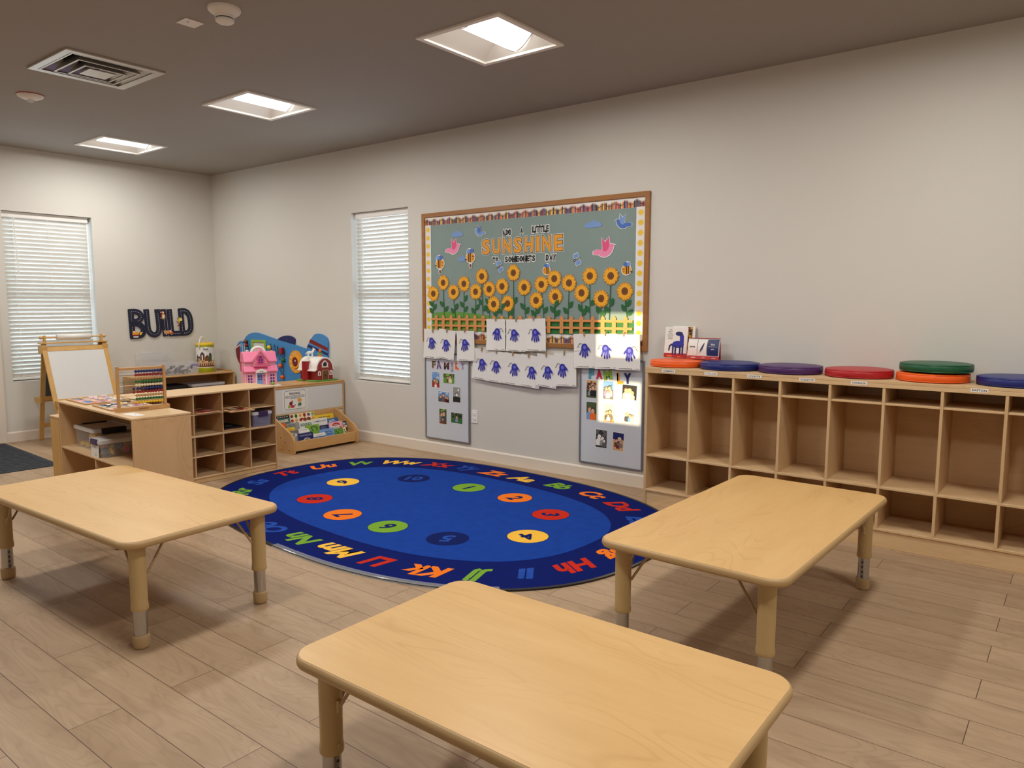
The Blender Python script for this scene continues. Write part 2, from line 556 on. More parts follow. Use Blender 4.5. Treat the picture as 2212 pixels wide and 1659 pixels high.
_gl = {}
def glyphs(txt, bold, shear):
    key = (txt, bold, shear)
    if key in _gl:
        return _gl[key]
    cu = bpy.data.curves.new('lettering', 'FONT')
    cu.body = txt; cu.size = 1.0; cu.offset = bold; cu.shear = shear
    cu.resolution_u = 3
    cu.dimensions = '2D'; cu.fill_mode = 'FRONT'
    ob = bpy.data.objects.new('lettering', cu)
    COL.objects.link(ob)
    dg = bpy.context.evaluated_depsgraph_get()
    me = bpy.data.meshes.new_from_object(ob.evaluated_get(dg))
    v = [(p.co.x, p.co.y) for p in me.vertices]
    f = []
    for p in me.polygons:
        q = list(p.vertices)
        if p.normal.z < 0:
            q.reverse()
        f.append(tuple(q))
    bpy.data.objects.remove(ob)
    bpy.data.curves.remove(cu)
    bpy.data.meshes.remove(me)
    if v:
        xs = [p[0] for p in v]; ys = [p[1] for p in v]
        bb = (min(xs), min(ys), max(xs), max(ys))
    else:
        bb = (0, 0, 1, 1)
    _gl[key] = (v, f, bb)
    return _gl[key]

def thing(name, label, cat, loc=(0, 0, 0), rotz=0.0, group=None):
    o = bpy.data.objects.new(name, None)
    o.empty_display_size = 0.1
    COL.objects.link(o)
    o.location = loc
    o.rotation_euler = (0, 0, rotz)
    return tag(o, label, cat, group)

def tag(o, label, cat, group=None):
    o['label'] = label
    o['category'] = cat
    if group:
        o['group'] = group
    return o

def struct(o):
    o['kind'] = 'structure'
    return o

def dup(root, loc=None, rotz=None, label=None):
    r = root.copy(); COL.objects.link(r)
    if loc is not None:
        r.location = loc
    if rotz is not None:
        r.rotation_euler = (0, 0, rotz)
    if label:
        r['label'] = label
    def kids(a, b):
        for ch in list(a.children):
            if ch == b:
                continue
            c = ch.copy(); COL.objects.link(c); c.parent = b
            kids(ch, c)
    kids(root, r)
    return r

def frame(origin, u, v):
    """matrix whose local x,y,z are u, v and the outward normal"""
    u = Vector(u).normalized(); v = Vector(v).normalized()
    w = u.cross(v)
    m = Matrix((u, v, w)).transposed().to_4x4()
    m.translation = Vector(origin)
    return m

WR = frame((0, 0, 0), (1, 0, 0), (0, 0, 1))     # art on the long wall: (x, z, distance from wall)
WL = frame((0, 0, 0), (0, 1, 0), (0, 0, 1))     # art on the far wall: (y, z, distance from wall)
FX = frame((0, 0, 0), (0, 1, 0), (0, 0, 1))     # upright faces looking along +x

def ordinal(i):
    return ['first', 'second', 'third', 'fourth', 'fifth', 'sixth', 'seventh', 'eighth', 'ninth', 'tenth', 'eleventh', 'twelfth',
            'thirteenth', 'fourteenth', 'fifteenth', 'sixteenth', 'seventeenth', 'eighteenth', 'nineteenth', 'twentieth', 'twenty-first', 'twenty-second'][i]

def holed(lo, hi, holes):
    """cells of a rectangle (u0,v0)-(u1,v1) that lie outside the holes"""
    us = sorted({lo[0], hi[0]} | {h[0] for h in holes} | {h[2] for h in holes})
    vs_ = sorted({lo[1], hi[1]} | {h[1] for h in holes} | {h[3] for h in holes})
    for i in range(len(us) - 1):
        for j in range(len(vs_) - 1):
            cu, cv = (us[i] + us[i + 1]) / 2, (vs_[j] + vs_[j + 1]) / 2
            if any(h[0] < cu < h[2] and h[1] < cv < h[3] for h in holes):
                continue
            yield us[i], vs_[j], us[i + 1], vs_[j + 1]

# ================================================================== the setting
XE, YF = 11.2, -7.2          # end wall and wall behind the camera
T = 0.16
W2 = (2.674, 0.636, 3.524, 2.397)        # window in the long wall (x,z)
W1 = (-2.328, 0.632, -1.458, 2.402)      # window in the far wall (y,z)
_e = math.tan(SUN_E) * (-YF)
W3 = (5.73, 0.50 + _e, 6.11, 1.395 + _e) # narrow window behind the camera (x,z)
DR = (-3.52, 0.0, -2.52, 2.13)           # door in the far wall (y,z)

def wall(name, M, lo, hi, holes, w0, w1, mat):
    b = MB(M)
    for u0, v0, u1, v1 in holed(lo, hi, holes):
        b.box(u0, v0, w0, u1, v1, w1, mat)
    return struct(b.build(name))

b = MB(); b.box(-T, YF - T, -0.12, XE + T, T, 0.0, 'plank_floor'); struct(b.build('floor'))
wall('wall_right', WR, (-T, 0), (XE + T, H), [W2], -T, 0.0, 'wall_paint')
wall('wall_left', WL, (YF, 0), (0, H), [W1, DR], -T, 0.0, 'wall_paint')
WF = frame((0, YF, 0), (-1, 0, 0), (0, 0, 1))
wall('wall_front', WF, (-XE - T, 0), (T, H), [(-W3[2], W3[1], -W3[0], W3[3])], -T, 0.0, 'wall_paint')
WE = frame((XE, 0, 0), (0, -1, 0), (0, 0, 1))
wall('wall_end', WE, (0, 0), (-YF, H), [], -T, 0.0, 'wall_paint')

LIGHTS = [(x, y) for y in (-1.54, -3.97) for x in (0.985, 3.42, 5.86, 8.29)] + [(10.3, -2.75)]
LS = 0.30                      # half size of a light opening
VENT = (3.37, -2.77, 0.29)
holes = [(x - LS, y - LS, x + LS, y + LS) for x, y in LIGHTS] + [(VENT[0] - VENT[2], VENT[1] - VENT[2], VENT[0] + VENT[2], VENT[1] + VENT[2])]
b = MB()
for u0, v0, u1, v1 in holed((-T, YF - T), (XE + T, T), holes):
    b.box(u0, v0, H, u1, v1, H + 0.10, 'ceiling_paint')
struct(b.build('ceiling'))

def window(name, M, w, pane, mid):
    """recessed vinyl window: frame, panes and a drywall sill"""
    u0, v0, u1, v1 = w
    d = -T + 0.01
    f = MB(M)
    t = 0.045
    f.ring(rect(u0, v0, u1, v1), rect(u0 + t, v0 + t, u1 - t, v1 - t), d, d + 0.05, 'window_vinyl')
    if mid:
        f.box(u0 + t, mid - 0.02, d, u1 - t, mid + 0.02, d + 0.05, 'window_vinyl')
    o = struct(f.build(name))
    g = MB(M); g.box(u0 + t, v0 + t, d + 0.018, u1 - t, v1 - t, d + 0.024, 'window_glass'); g.build('window_pane', o)
    return o
window('window_1', WL, W1, 1, (W1[1] + W1[3]) / 2)
window('window_2', WR, W2, 1, (W2[1] + W2[3]) / 2)
f = MB(WF)
a0, a1 = -W3[2], -W3[0]
f.ring(rect(a0 - .05, W3[1] - .05, a1 + .05, W3[3] + .05), rect(a0, W3[1], a1, W3[3]), -0.06, 0.012, 'window_vinyl')
zm = 0.84 + _e
f.box(a0, zm, -0.06, a1, zm + 0.195, 0.0, 'window_vinyl')
o = struct(f.build('window_3'))

# door and casing beside the far window
d = MB(WL)
d.box(DR[0], 0.01, -0.10, DR[2], DR[3], -0.055, 'trim_white')
for v0, v1 in ((0.2, 0.95), (1.15, 1.95)):
    d.ring(rect(DR[0] + .14, v0, DR[2] - .14, v1), rect(DR[0] + .18, v0 + .04, DR[2] - .18, v1 - .04), -0.055, -0.047, 'trim_white')
do = struct(d.build('door_1'))
k = MB(WL @ Matrix.Translation((DR[0] + .08, 1.0, -0.055))); k.lathe([(.03, 0), (.03, .008), (.012, .01), (.012, .04), (.028, .05), (.028, .07), (.01, .078)], 'chrome', 16)
k.build('door_handle', do)
c = MB(WL)
c.box(DR[2], 0, -T + .01, DR[2] + 0.10, DR[3] + .10, 0.018, 'trim_white')
c.box(DR[0] - 0.10, 0, -T + .01, DR[0], DR[3] + .10, 0.018, 'trim_white')
c.box(DR[0], DR[3], -T + .01, DR[2], DR[3] + .10, 0.018, 'trim_white')
struct(c.build('trim_1', bevel=.004))

BH = 0.105
def base(name, M, segs):
    b = MB(M)
    for u0, u1 in segs:
        b.prism([(0, 0), (0.013, 0), (0.013, BH - .012), (0.006, BH), (0, BH)], u0, u1, 'trim_white')
    struct(b.build(name))
# profile in (w, z) extruded along the wall
base('baseboard_right', frame((0, 0, 0), (0, -1, 0), (0, 0, 1)) @ Matrix.Scale(-1, 4, (0, 0, 1)), [(0.014, XE)])
base('baseboard_left', frame((0, 0, 0), (1, 0, 0), (0, 0, 1)), [(0.014, -DR[2] - 0.10), (-DR[0] + 0.10, -YF)])
base('baseboard_front', frame((0, YF, 0), (0, 1, 0), (0, 0, 1)), [(0.014, XE)])
base('baseboard_end', frame((XE, 0, 0), (-1, 0, 0), (0, 0, 1)) @ Matrix.Scale(-1, 4, (0, 0, 1)), [(0.014, -YF)])

# ------------------------------------------------------------------ blinds
def blind(M, w, d, label, wand_u, tilt, n, gap=.006):
    u0, v0, u1, v1 = w
    t = thing('window_blind', label, 'blind', M @ Vector(((u0 + u1) / 2, v0, d)))
    inv = Matrix.Translation(-t.location) @ M
    a, e = u0 + 0.008, u1 - gap
    b = MB(inv); b.box(a, v1 - 0.062, d - 0.03, e, v1 - 0.002, d + 0.032, 'white'); b.build('valance', t, bevel=.004)
    s = MB(inv)
    top, bot = v1 - 0.085, v0 + 0.055
    hw = 0.0254
    for i in range(n):
        z = bot + (top - bot) * i / (n - 1)
        pts = []
        for q in (-1, -.5, 0, .5, 1):
            pts.append((q * hw * math.sin(tilt), z + q * hw * math.cos(tilt), 0.003 * (1 - q * q)))
        cr = []
        for (ww, vv, cv) in pts:
            cr.append((d + ww + cv * math.cos(tilt), vv - cv * math.sin(tilt)))
        th = 0.0026
        v = []; f = []
        for uu in (a + .004, e - .004):
            for (ww, vv) in cr:
                v.append((uu, vv, ww))
            for (ww, vv) in reversed(cr):
                v.append((uu, vv + th * math.sin(tilt), ww - th * math.cos(tilt)))
        m = len(cr) * 2
        f = [(i2, (i2 + 1) % m, m + (i2 + 1) % m, m + i2) for i2 in range(m)] + [tuple(range(m))[::-1], tuple(range(m, 2 * m))]
        s.add(v, f, 'blind_slat')
    s.build('slats', t)
    r = MB(inv); r.box(a, v0 + 0.012, d - 0.022, e, v0 + 0.034, d + 0.024, 'white'); r.build('bottom_rail', t, bevel=.003)
    c = MB(inv)
    for q in (0.12, 0.52, 0.90):
        uu = a + (e - a) * q
        for ww in (d + 0.024, d - 0.022):
            c.tube([(uu, v1 - .06, ww), (uu, v0 + .03, ww)], 0.0014, 'white', 5)
    c.build('ladder_cord', t)
    wd = MB(inv); wd.tube([(wand_u, v1 - .065, d + .036), (wand_u + .006, v1 - .40, d + .044), (wand_u + .012, v1 - .64, d + .048)], [.004, .005, .006], 'white', 8)
    wd.build('wand', t)
    return t
blind(WL, W1, -0.075, 'white slatted blind in the window behind the easel', W1[0] + 0.12, math.radians(27), 39, .024)
blind(WR, W2, -0.075, 'white slatted blind in the window next to the bulletin board', W2[0] + 0.13, math.radians(38), 41)

# ------------------------------------------------------------------ ceiling fittings
def troffer():
    t = thing('ceiling_light', '', 'light', (0, 0, H), group='recessed ceiling lights')
    f = MB()
    f.ring(rect(-.322, -.322, .322, .322), rect(-.288, -.288, .288, .288), -0.012, 0.001, 'fixture_white')
    f.build('trim_frame', t)
    s = MB()
    hd = 0.085
    def curve(sg):
        P = []
        for i in range(9):
            k = i / 8
            P.append((sg * (0.292 - 0.162 * k), 0.0 + hd * math.sin(k * PI / 2)))
        return P
    for sg in (-1, 1):
        P = curve(sg)
        v = [(x, y, z) for x, z in P for y in (-.292, .292)]
        fs = []
        for i in range(8):
            q = (2 * i, 2 * i + 1, 2 * i + 3, 2 * i + 2)
            fs.append(q if sg < 0 else q[::-1])
        s.add(v, fs, 'fixture_white', True)
    for sg in (-1, 1):
        P = [(-.292, 0), (.292, 0)] + [(x, z) for x, z in curve(1)][1:] + [(x, z) for x, z in reversed(curve(-1))][:-1]
        v = [(x, sg * (.292 - .045 * (z / hd)), z) for x, z in P]
        s.add(v, [tuple(range(len(v)))] if sg > 0 else [tuple(range(len(v)))[::-1]], 'fixture_white')
    s.build('reflector', t)
    h = MB()
    h.box(-.30, -.30, .089, .30, .30, .099, 'fixture_white')
    for q in ((-.305, -.305, -.295, .305), (.295, -.305, .305, .305), (-.305, -.305, .305, -.295), (-.305, .295, .305, .305)):
        h.box(q[0], q[1], 0.0, q[2], q[3], .095, 'fixture_white')
    h.build('housing', t)
    l = MB()
    n = 12
    P = [(-.128 + .256 * i / n, hd - 0.080 * math.sin(PI * i / n)) for i in range(n + 1)]
    v = [(x, y, z) for x, z in P for y in (-.246, .246)]
    l.add(v, [(2 * i, 2 * i + 1, 2 * i + 3, 2 * i + 2) for i in range(n)], 'lens_glow', True)
    for y in (0, 1):
        fc = tuple(2 * i + y for i in range(n + 1))
        l.add(v, [fc if y == 0 else fc[::-1]], 'lens_glow')
    l.build('lens', t)
    ad = bpy.data.lights.new('lamp_light', 'AREA')
    ad.shape = 'RECTANGLE'; ad.size = .25; ad.size_y = .485
    ad.energy = LAMP_W; ad.color = (1.0, 0.965, 0.905)
    ao = bpy.data.objects.new('lamp_light', ad); COL.objects.link(ao); ao.parent = t; ao.location = (0, 0, .003)
    e = MB()
    for sg in (-1, 1):
        e.tube([(x, sg * .247, z - .002) for x, z in P], .003, 'grey', 6)
    e.build('lens_end_seam', t)
    return t
proto = troffer()
LL = ['square recessed ceiling light above the easel, smallest of the three in view', 'square recessed ceiling light between the air vent and the long wall',
      'large square recessed ceiling light above the rug, largest of the three in view', 'square recessed ceiling light above the cubby shelves',
      'square recessed ceiling light above the door mat', 'square recessed ceiling light over the low shelf', 'square recessed ceiling light over the left table',
      'square recessed ceiling light over the front table', 'square recessed ceiling light by the end wall']
for i, (x, y) in enumerate(LIGHTS):
    o = proto if i == 0 else dup(proto)
    o.location = (x, y, H); o['label'] = LL[i]

t = thing('air_vent', 'square metal ceiling air vent with nested stepped louvres', 'vent', (VENT[0], VENT[1], H))
f = MB(); f.ring(rect(-.318, -.318, .318, .318), rect(-.27, -.27, .27, .27), -0.014, 0.002, 'grille_metal'); f.build('vent_frame', t, bevel=.003)
f = MB()
f.box(-.30, -.30, .16, .30, .30, .17, 'duct_dark')
for q in ((-.295, -.295, -.285, .295), (.285, -.295, .295, .295), (-.295, -.295, .295, -.285), (-.295, .285, .295, .295)):
    f.box(q[0], q[1], 0.0, q[2], q[3], .165, 'duct_dark')
f.build('duct_box', t)
for a, bb, z0, z1 in ((.268, .205, -0.010, 0.07), (.20, .145, -0.020, 0.06), (.135, .085, -0.030, 0.04)):
    f = MB()
    O = rect(-a, -a, a, a); I = rect(-bb, -bb, bb, bb)
    v = [(p[0], p[1], z0) for p in O] + [(p[0], p[1], z1) for p in I] + [(p[0], p[1], z0 - .002) for p in O] + [(p[0] * .985, p[1] * .985, z1) for p in I]
    f.add(v, [(i, (i + 1) % 4, 4 + (i + 1) % 4, 4 + i) for i in range(4)], 'grille_metal')
    f.add(v, [(8 + (i + 1) % 4, 8 + i, 12 + i, 12 + (i + 1) % 4) for i in range(4)], 'grille_metal')
    f.ring(O, rect(-a + .012, -a + .012, a - .012, a - .012), z0 - .004, z0, 'grille_metal')
    f.build('louvre', t)
f = MB(); f.prism(rrect(-.085, -.085, .085, .085, .01), -.034, -.028, 'grille_metal'); f.box(-.01, -.01, -.03, .01, .01, .16, 'duct_dark'); f.build('centre_plate', t)

DN = frame((0, 0, H), (1, 0, 0), (0, -1, 0))     # facing down from the ceiling
def ceil_frame(x, y, ang=0.0):
    return (x, y, H), Matrix.Rotation(ang, 4, 'Z') @ frame((0, 0, 0), (1, 0, 0), (0, -1, 0))
loc, M = ceil_frame(5.03, -2.81)
t = thing('smoke_detector', 'round white smoke detector on the ceiling at the top of the picture', 'smoke detector', loc)
f = MB(M); f.lathe([(.086, 0), (.086, .012), (.080, .020), (.056, .036), (.052, .04)], 'fixture_white', 32); f.build('base_plate', t)
f = MB(M); f.lathe([(.052, .04), (.05, .052), (.046, .0525), (.046, .058), (.05, .0585), (.048, .070), (.036, .078), (.001, .080)], 'fixture_white', 32)
f.lathe([(.047, .0527), (.047, .0578)], 'dark', 32, cap=False); f.build('sensor_head', t)
loc, M = ceil_frame(2.30, -2.81, math.radians(38))
t = thing('fire_strobe', 'round white ceiling strobe with red FIRE lettering', 'fire alarm', loc)
f = MB(M); f.lathe([(.092, 0), (.092, .006), (.084, .018), (.05, .034), (.001, .038)], 'fixture_white', 32)
f.lathe([(.093, .0005), (.0935, .006), (.092, .0062)], 'red', 32, cap=False); f.build('strobe_body', t)
f = MB(M @ Matrix.Translation((0, -.055, .0335)) @ Matrix.Rotation(math.radians(25), 4, 'X')); f.text('FIRE', 0, 0, .002, 'red', h=.022, bold=.02, sx=1.3); f.build('fire_lettering', t)
f = MB(M); f.lathe([(.026, .034), (.024, .050), (.012, .060), (.001, .062)], 'bead_clear', 18); f.build('strobe_lens', t)
loc, M = ceil_frame(4.69, -2.82, math.radians(0))
f = MB(M); f.box(-.055, -.055, 0, .055, .055, .006, 'fixture_white'); f.disc(.012, .02, .006, .006, .0066, 'dark', 10)
tag(f.build('cover_plate', None, loc, bevel=.002), 'small square blank cover plate on the ceiling beside the smoke detector', 'cover plate')

t = thing('wall_outlet', 'white electrical outlet plate low on the wall between the whiteboards', 'outlet', (4.378, 0, .405))
M = frame((0, 0, 0), (1, 0, 0), (0, 0, 1))
f = MB(M); f.prism(rrect(-.037, -.060, .037, .060, .006), 0, .006, 'white'); f.build('cover', t, bevel=.002)
for s in (-1, 1):
    f = MB(M); f.prism(ell(0, s * .022, .017, .0155, 20), .006, .009, 'white')
    f.box(-.008, s * .022 - .002, .009, -.006, s * .022 + .008, .0092, 'dark'); f.box(.006, s * .022 - .002, .009, .008, s * .022 + .006, .0092, 'dark'); f.dot(0, s * .022 - .008, .0022, .0092, 'dark')
    f.build('socket', t)

# ================================================================== tables
def table(name, label, cx, cy, th, hx, hy, z, grain):
    t = thing(name, label, 'table', (cx, cy, 0), th, 'low classroom tables')
    R = 0.075
    tk = 0.032
    b = MB()
    b.prism(rrect(-hx + .006, -hy + .006, hx - .006, hy - .006, R - .006, 8), z - .006, z, grain)
    b.build('tabletop', t)
    e = MB()
    # bullnose edge band swept round the outline
    prof = [(-.012, -.0008), (.0, -.0008), (.006, -.005), (.0085, -.013), (.0085, -tk + .010), (.005, -tk + .002), (-.002, -tk), (-.02, -tk)]
    rings = []
    for d, dz in prof:
        rings.append([(p[0], p[1], z + dz) for p in rrect(-hx + .006 - d, -hy + .006 - d, hx - .006 + d, hy - .006 + d, max(.01, R - .006 + d), 8)])
    n = len(rings[0])
    v = [p for r in rings for p in r]
    f = [(i * n + k, (i + 1) * n + k, (i + 1) * n + (k + 1) % n, i * n + (k + 1) % n) for i in range(len(rings) - 1) for k in range(n)]
    e.add(v, f, 'table_band', True)
    e.add([(p[0], p[1], z - tk + .001) for p in rrect(-hx + .01, -hy + .01, hx - .01, hy - .01, R, 8)], [tuple(range(n))[::-1]], 'table_band')
    e.build('edge_band', t)
    lx, ly = hx - .085, hy - .085
    for sx, sy in ((-1, -1), (1, -1), (1, 1), (-1, 1)):
        x, y = sx * lx, sy * ly
        L = MB(Matrix.Translation((x, y, 0)))
        L.lathe([(.034, .168), (.0355, .172), (.0355, .185), (.033, .20), (.034, z - tk - .012), (.034, z - tk)], 'leg_paint', 24)
        L.box(-.03, -.03, z - tk - .006, .03, .03, z - tk, 'leg_paint')
        # screw boss on the inner side
        L.tube([(-sx * .030, 0, .20), (-sx * .043, 0, .20)], .006, 'leg_paint', 8)
        lo = L.build('leg', t)
        I = MB(Matrix.Translation((x, y, 0)))
        I.lathe([(.0275, .055), (.0275, .172)], 'chrome', 24)
        for q in range(4):
            I.tube([(-sx * .024, 0, .072 + q * .025), (-sx * .0281, 0, .072 + q * .025)], .0045, 'dark', 8)
        I.build('leg_extension', lo)
        F = MB(Matrix.Translation((x, y, 0)))
        F.lathe([(.026, 0), (.030, .002), (.033, .012), (.034, .052), (.0335, .058), (.029, .060)], 'leg_rubber', 24)
        F.build('leg_foot', lo)
        B = MB()
        B.tube([(x - sx * .034, y, .31), (x - sx * .04, y, .315), (x - sx * .125, y, z - tk - .004), (x - sx * .15, y, z - tk)], .0055, 'brace_steel', 8)
        B.tube([(x, y - sy * .034, .31), (x, y - sy * .04, .315), (x, y - sy * .125, z - tk - .004), (x, y - sy * .15, z - tk)], .0055, 'brace_steel', 8)
        B.tube([(x - sx * .036, y, .335), (x - sx * .036, y, .30)], .008, 'leg_paint', 8)
        B.build('leg_brace', lo)
    return t
table('low_table', 'long low wooden table by the rug and low shelf, cut by the left picture edge', 5.082, -3.502, math.radians(2.37), .766, .379, .485, 'maple_top')
table('low_table', 'long low wooden table standing in front of the cubby shelves', 7.705, -1.838, math.radians(88.68), .768, .389, .485, 'maple_top')
table('low_table', 'shorter low wooden table closest to the camera, cut by the bottom edge', 7.725, -3.607, math.radians(0.4), .597, .373, .470, 'maple_top')

# ================================================================== rug
RA = math.radians(-3.8)
RC = (5.155, -1.408)
def sup(a, b, t, n=2.48):
    c, s = math.cos(t), math.sin(t)
    return (a * math.copysign(abs(c) ** (2 / n), c), b * math.copysign(abs(s) ** (2 / n), s))
def supell(a, b, n=96):
    return [sup(a, b, 2 * PI * i / n) for i in range(n)]
t = thing('alphabet_rug', 'large oval blue alphabet rug with numbered circles on the plank floor', 'rug', (RC[0], RC[1], 0), RA)
r = MB()
o_ = supell(1.80, 1.242)
r.prism(o_, 0.0005, .0085, 'rug_navy')
r.flat(supell(1.400, .872), .0090, 'rug_blue')
def rl(x, y):
    d = Vector((x - RC[0], y - RC[1]))
    c, s = math.cos(-RA), math.sin(-RA)
    return Vector((c * d.x - s * d.y, s * d.x + c * d.y))
def outward(p, a=1.6, b=1.06, n=2.48):
    g = Vector((math.copysign(abs(p.x / a) ** (n - 1), p.x) / a, math.copysign(abs(p.y / b) ** (n - 1), p.y) / b))
    return g.normalized()
LET = [('Aa', 5.225, -.372, 'rug_yellow'), ('Bb', 5.600, -.385, 'rug_green'), ('Cc', 5.965, -.452, 'rug_orange'), ('Dd', 6.29, -.60, 'rug_red'), ('Ee', 6.56, -.835, 'rug_mid'),
       ('Ff', 6.72, -1.145, 'rug_yellow'), ('Gg', 6.755, -1.49, 'rug_orange'), ('Hh', 6.70, -1.82, 'rug_red'), ('Ii', 6.555, -2.085, 'rug_mid'), ('Jj', 6.36, -2.26, 'rug_green'),
       ('Kk', 6.10, -2.39, 'rug_orange'), ('Ll', 5.78, -2.455, 'rug_red'), ('Mm', 5.455, -2.475, 'rug_yellow'), ('Nn', 5.10, -2.475, 'rug_green'), ('Oo', 4.75, -2.455, 'rug_mid'),
       ('Pp', 4.42, -2.40, 'rug_red'), ('Qq', 4.06, -2.27, 'rug_orange'), ('Rr', 3.77, -2.055, 'rug_green'), ('Ss', 3.60, -1.80, 'rug_mid'), ('Tt', 3.515, -1.46, 'rug_red'),
       ('Uu', 3.55, -1.10, 'rug_orange'), ('Vv', 3.71, -.80, 'rug_green'), ('Ww', 3.985, -.555, 'rug_yellow'), ('Xx', 4.31, -.42, 'rug_red'), ('Yy', 4.615, -.372, 'rug_mid'), ('Zz', 4.915, -.365, 'rug_orange')]
for s_, x, y, m in LET:
    p = rl(x, y); g = outward(p)
    r.text(s_, p.x, p.y, .0092, m, h=.155 if s_ not in ('Gg', 'Jj', 'Pp', 'Qq', 'Yy') else .19, bold=.045, ang=math.atan2(-g.x, g.y), shear=.28)
NUM = [('1', 5.073, -.872, 'rug_green'), ('2', 5.546, -.89, 'rug_orange'), ('3', 6.010, -1.085, 'rug_red'), ('4', 6.175, -1.566, 'rug_yellow'), ('5', 5.813, -1.91, 'rug_dark'),
       ('6', 5.338, -1.97, 'rug_green'), ('7', 4.886, -1.974, 'rug_orange'), ('8', 4.395, -1.836, 'rug_red'), ('9', 4.149, -1.371, 'rug_yellow'), ('10', 4.508, -.923, 'rug_dark')]
for s_, x, y, m in NUM:
    p = rl(x, y); g = outward(p, 1.2, .8, 2.2)
    r.dot(p.x, p.y, .134, .0094, 'rug_dark', 28)
    r.dot(p.x, p.y, .130, .0096, m, 28)
    r.text(s_, p.x, p.y, .0099, 'rug_mid' if m == 'rug_dark' else 'rug_dark', h=.125, bold=.035, ang=math.atan2(-g.x, g.y), shear=.15)
r.build('rug_pile', t)
e = MB()
n = len(o_)
I = supell(1.793, 1.235); O = supell(1.812, 1.254)
e.ring(O, I, 0.0, .0092, 'rug_binding')
e.build('rug_binding', t)
# clear plastic strip stuck along the near edge
f = MB()
A = [2 * PI * (k / 40) for k in range(31, 37)]
ang = [math.radians(270 + 52 * k / 14) for k in range(15)]
po = [sup(1.818, 1.260, a) for a in ang]; pi_ = [sup(1.772, 1.214, a) for a in ang]
v = [(p[0], p[1], .0015) for p in po] + [(p[0], p[1], .0115) for p in [sup(1.806, 1.248, a) for a in ang]] + [(p[0], p[1], .0112) for p in pi_]
m = len(ang)
f.add(v, [(j * m + k, j * m + k + 1, (j + 1) * m + k + 1, (j + 1) * m + k) for j in range(2) for k in range(m - 1)], 'plastic_film', True)
f.build('plastic_edge_strip', t)

t = thing('door_mat', 'dark grey ribbed door mat on the floor at the left picture edge', 'mat', (0.82, -3.02, 0), math.radians(-2))
f = MB(); f.prism(rrect(-.78, -.53, .78, .53, .03), 0, .006, 'mat_rubber'); f.build('mat_base', t)
f = MB()
for i in range(-17, 18):
    for sgn in (-1, 1):
        u = i * .085
        pts = []
        for k in range(3):
            pass
        a = Vector((u - .25, -.49)); bq = Vector((u + .25, .49))
        if sgn < 0:
            a.x, bq.x = bq.x, a.x
        # clip to the mat
        def clip(a, bq):
            d = bq - a
            t0, t1 = 0.0, 1.0
            for lo, hi, o0, dd in ((-.74, .74, a.x, d.x), (-.49, .49, a.y, d.y)):
                if abs(dd) < 1e-9:
                    continue
                q0, q1 = (lo - o0) / dd, (hi - o0) / dd
                if q0 > q1:
                    q0, q1 = q1, q0
                t0, t1 = max(t0, q0), min(t1, q1)
            return (a + d * t0, a + d * t1) if t1 > t0 + .02 else None
        c_ = clip(a, bq)
        if c_:
            d = (c_[1] - c_[0]).normalized(); nn = Vector((-d.y, d.x)) * .012
            f.prism([tuple(c_[0] + nn), tuple(c_[1] + nn), tuple(c_[1] - nn), tuple(c_[0] - nn)], .006, .0085 if sgn > 0 else .0083, 'mat_rubber')
f.build('mat_ribs', t)

# ================================================================== cubby shelves along the long wall
CX0, CD, CT = 6.362, .41, 1.006
DIV = [6.703, 7.010, 7.318, 7.622, 7.925, 8.226, 8.531, 8.836, 9.14]
CX1 = 9.17
t = thing('cubby_shelves', 'long open birch cubby shelf unit with name tags against the long wall', 'cubby shelf', (CX0, 0, 0))
def cb(name, boxes, mat, bevel=.0015):
    b = MB(Matrix.Translation((-CX0, 0, 0)))
    for q in boxes:
        b.box(*q, mat)
    return b.build(name, t, bevel=bevel, seg=1)
bk = -.02
cb('back_panel', [(CX0 + .018, bk - .006, .1, CX1 - .018, bk, CT - .04)], 'birch_x', 0)
cb('side_panel', [(CX0, -CD, 0, CX0 + .018, bk, CT - .04)], 'birch_z')
cb('side_panel', [(CX1 - .018, -CD, 0, CX1, bk, CT - .04)], 'birch_z')
cb('top_board', [(CX0 - .004, -CD - .002, CT - .018, CX1 + .004, -.004, CT)], 'birch_x')
cb('top_rail', [(CX0 - .004, -CD - .002, CT - .042, CX1 + .004, -CD + .018, CT - .0185)], 'maple_rail' if 'maple_rail' in MATS else 'birch_x')
cb('bench_board', [(CX0 + .018, -CD, .358, CX1 - .018, bk - .006, .373)], 'birch_x')
cb('bottom_board', [(CX0 + .018, -CD, .102, CX1 - .018, bk - .006, .117)], 'birch_x')
cb('kick_board', [(CX0 + .018, -CD + .008, .0, CX1 - .018, -CD + .024, .102)], 'birch_x')
xs = [CX0 + .018] + DIV
for i, x in enumerate(DIV[:-1]):
    cb('divider', [(x - .008, -CD, .373, x + .008, bk - .006, CT - .042)], 'birch_z')
    cb('lower_divider', [(x - .012, -CD, .117, x + .004, bk - .006, .358)], 'birch_z')
for i in range(len(DIV)):
    a = (CX0 + .018) if i == 0 else DIV[i - 1] + .008
    e = DIV[i] - .008 if i < len(DIV) - 1 else CX1 - .018
    cb('small_shelf', [(a, -CD + .006, .862, e, bk - .006, .874)], 'birch_x')

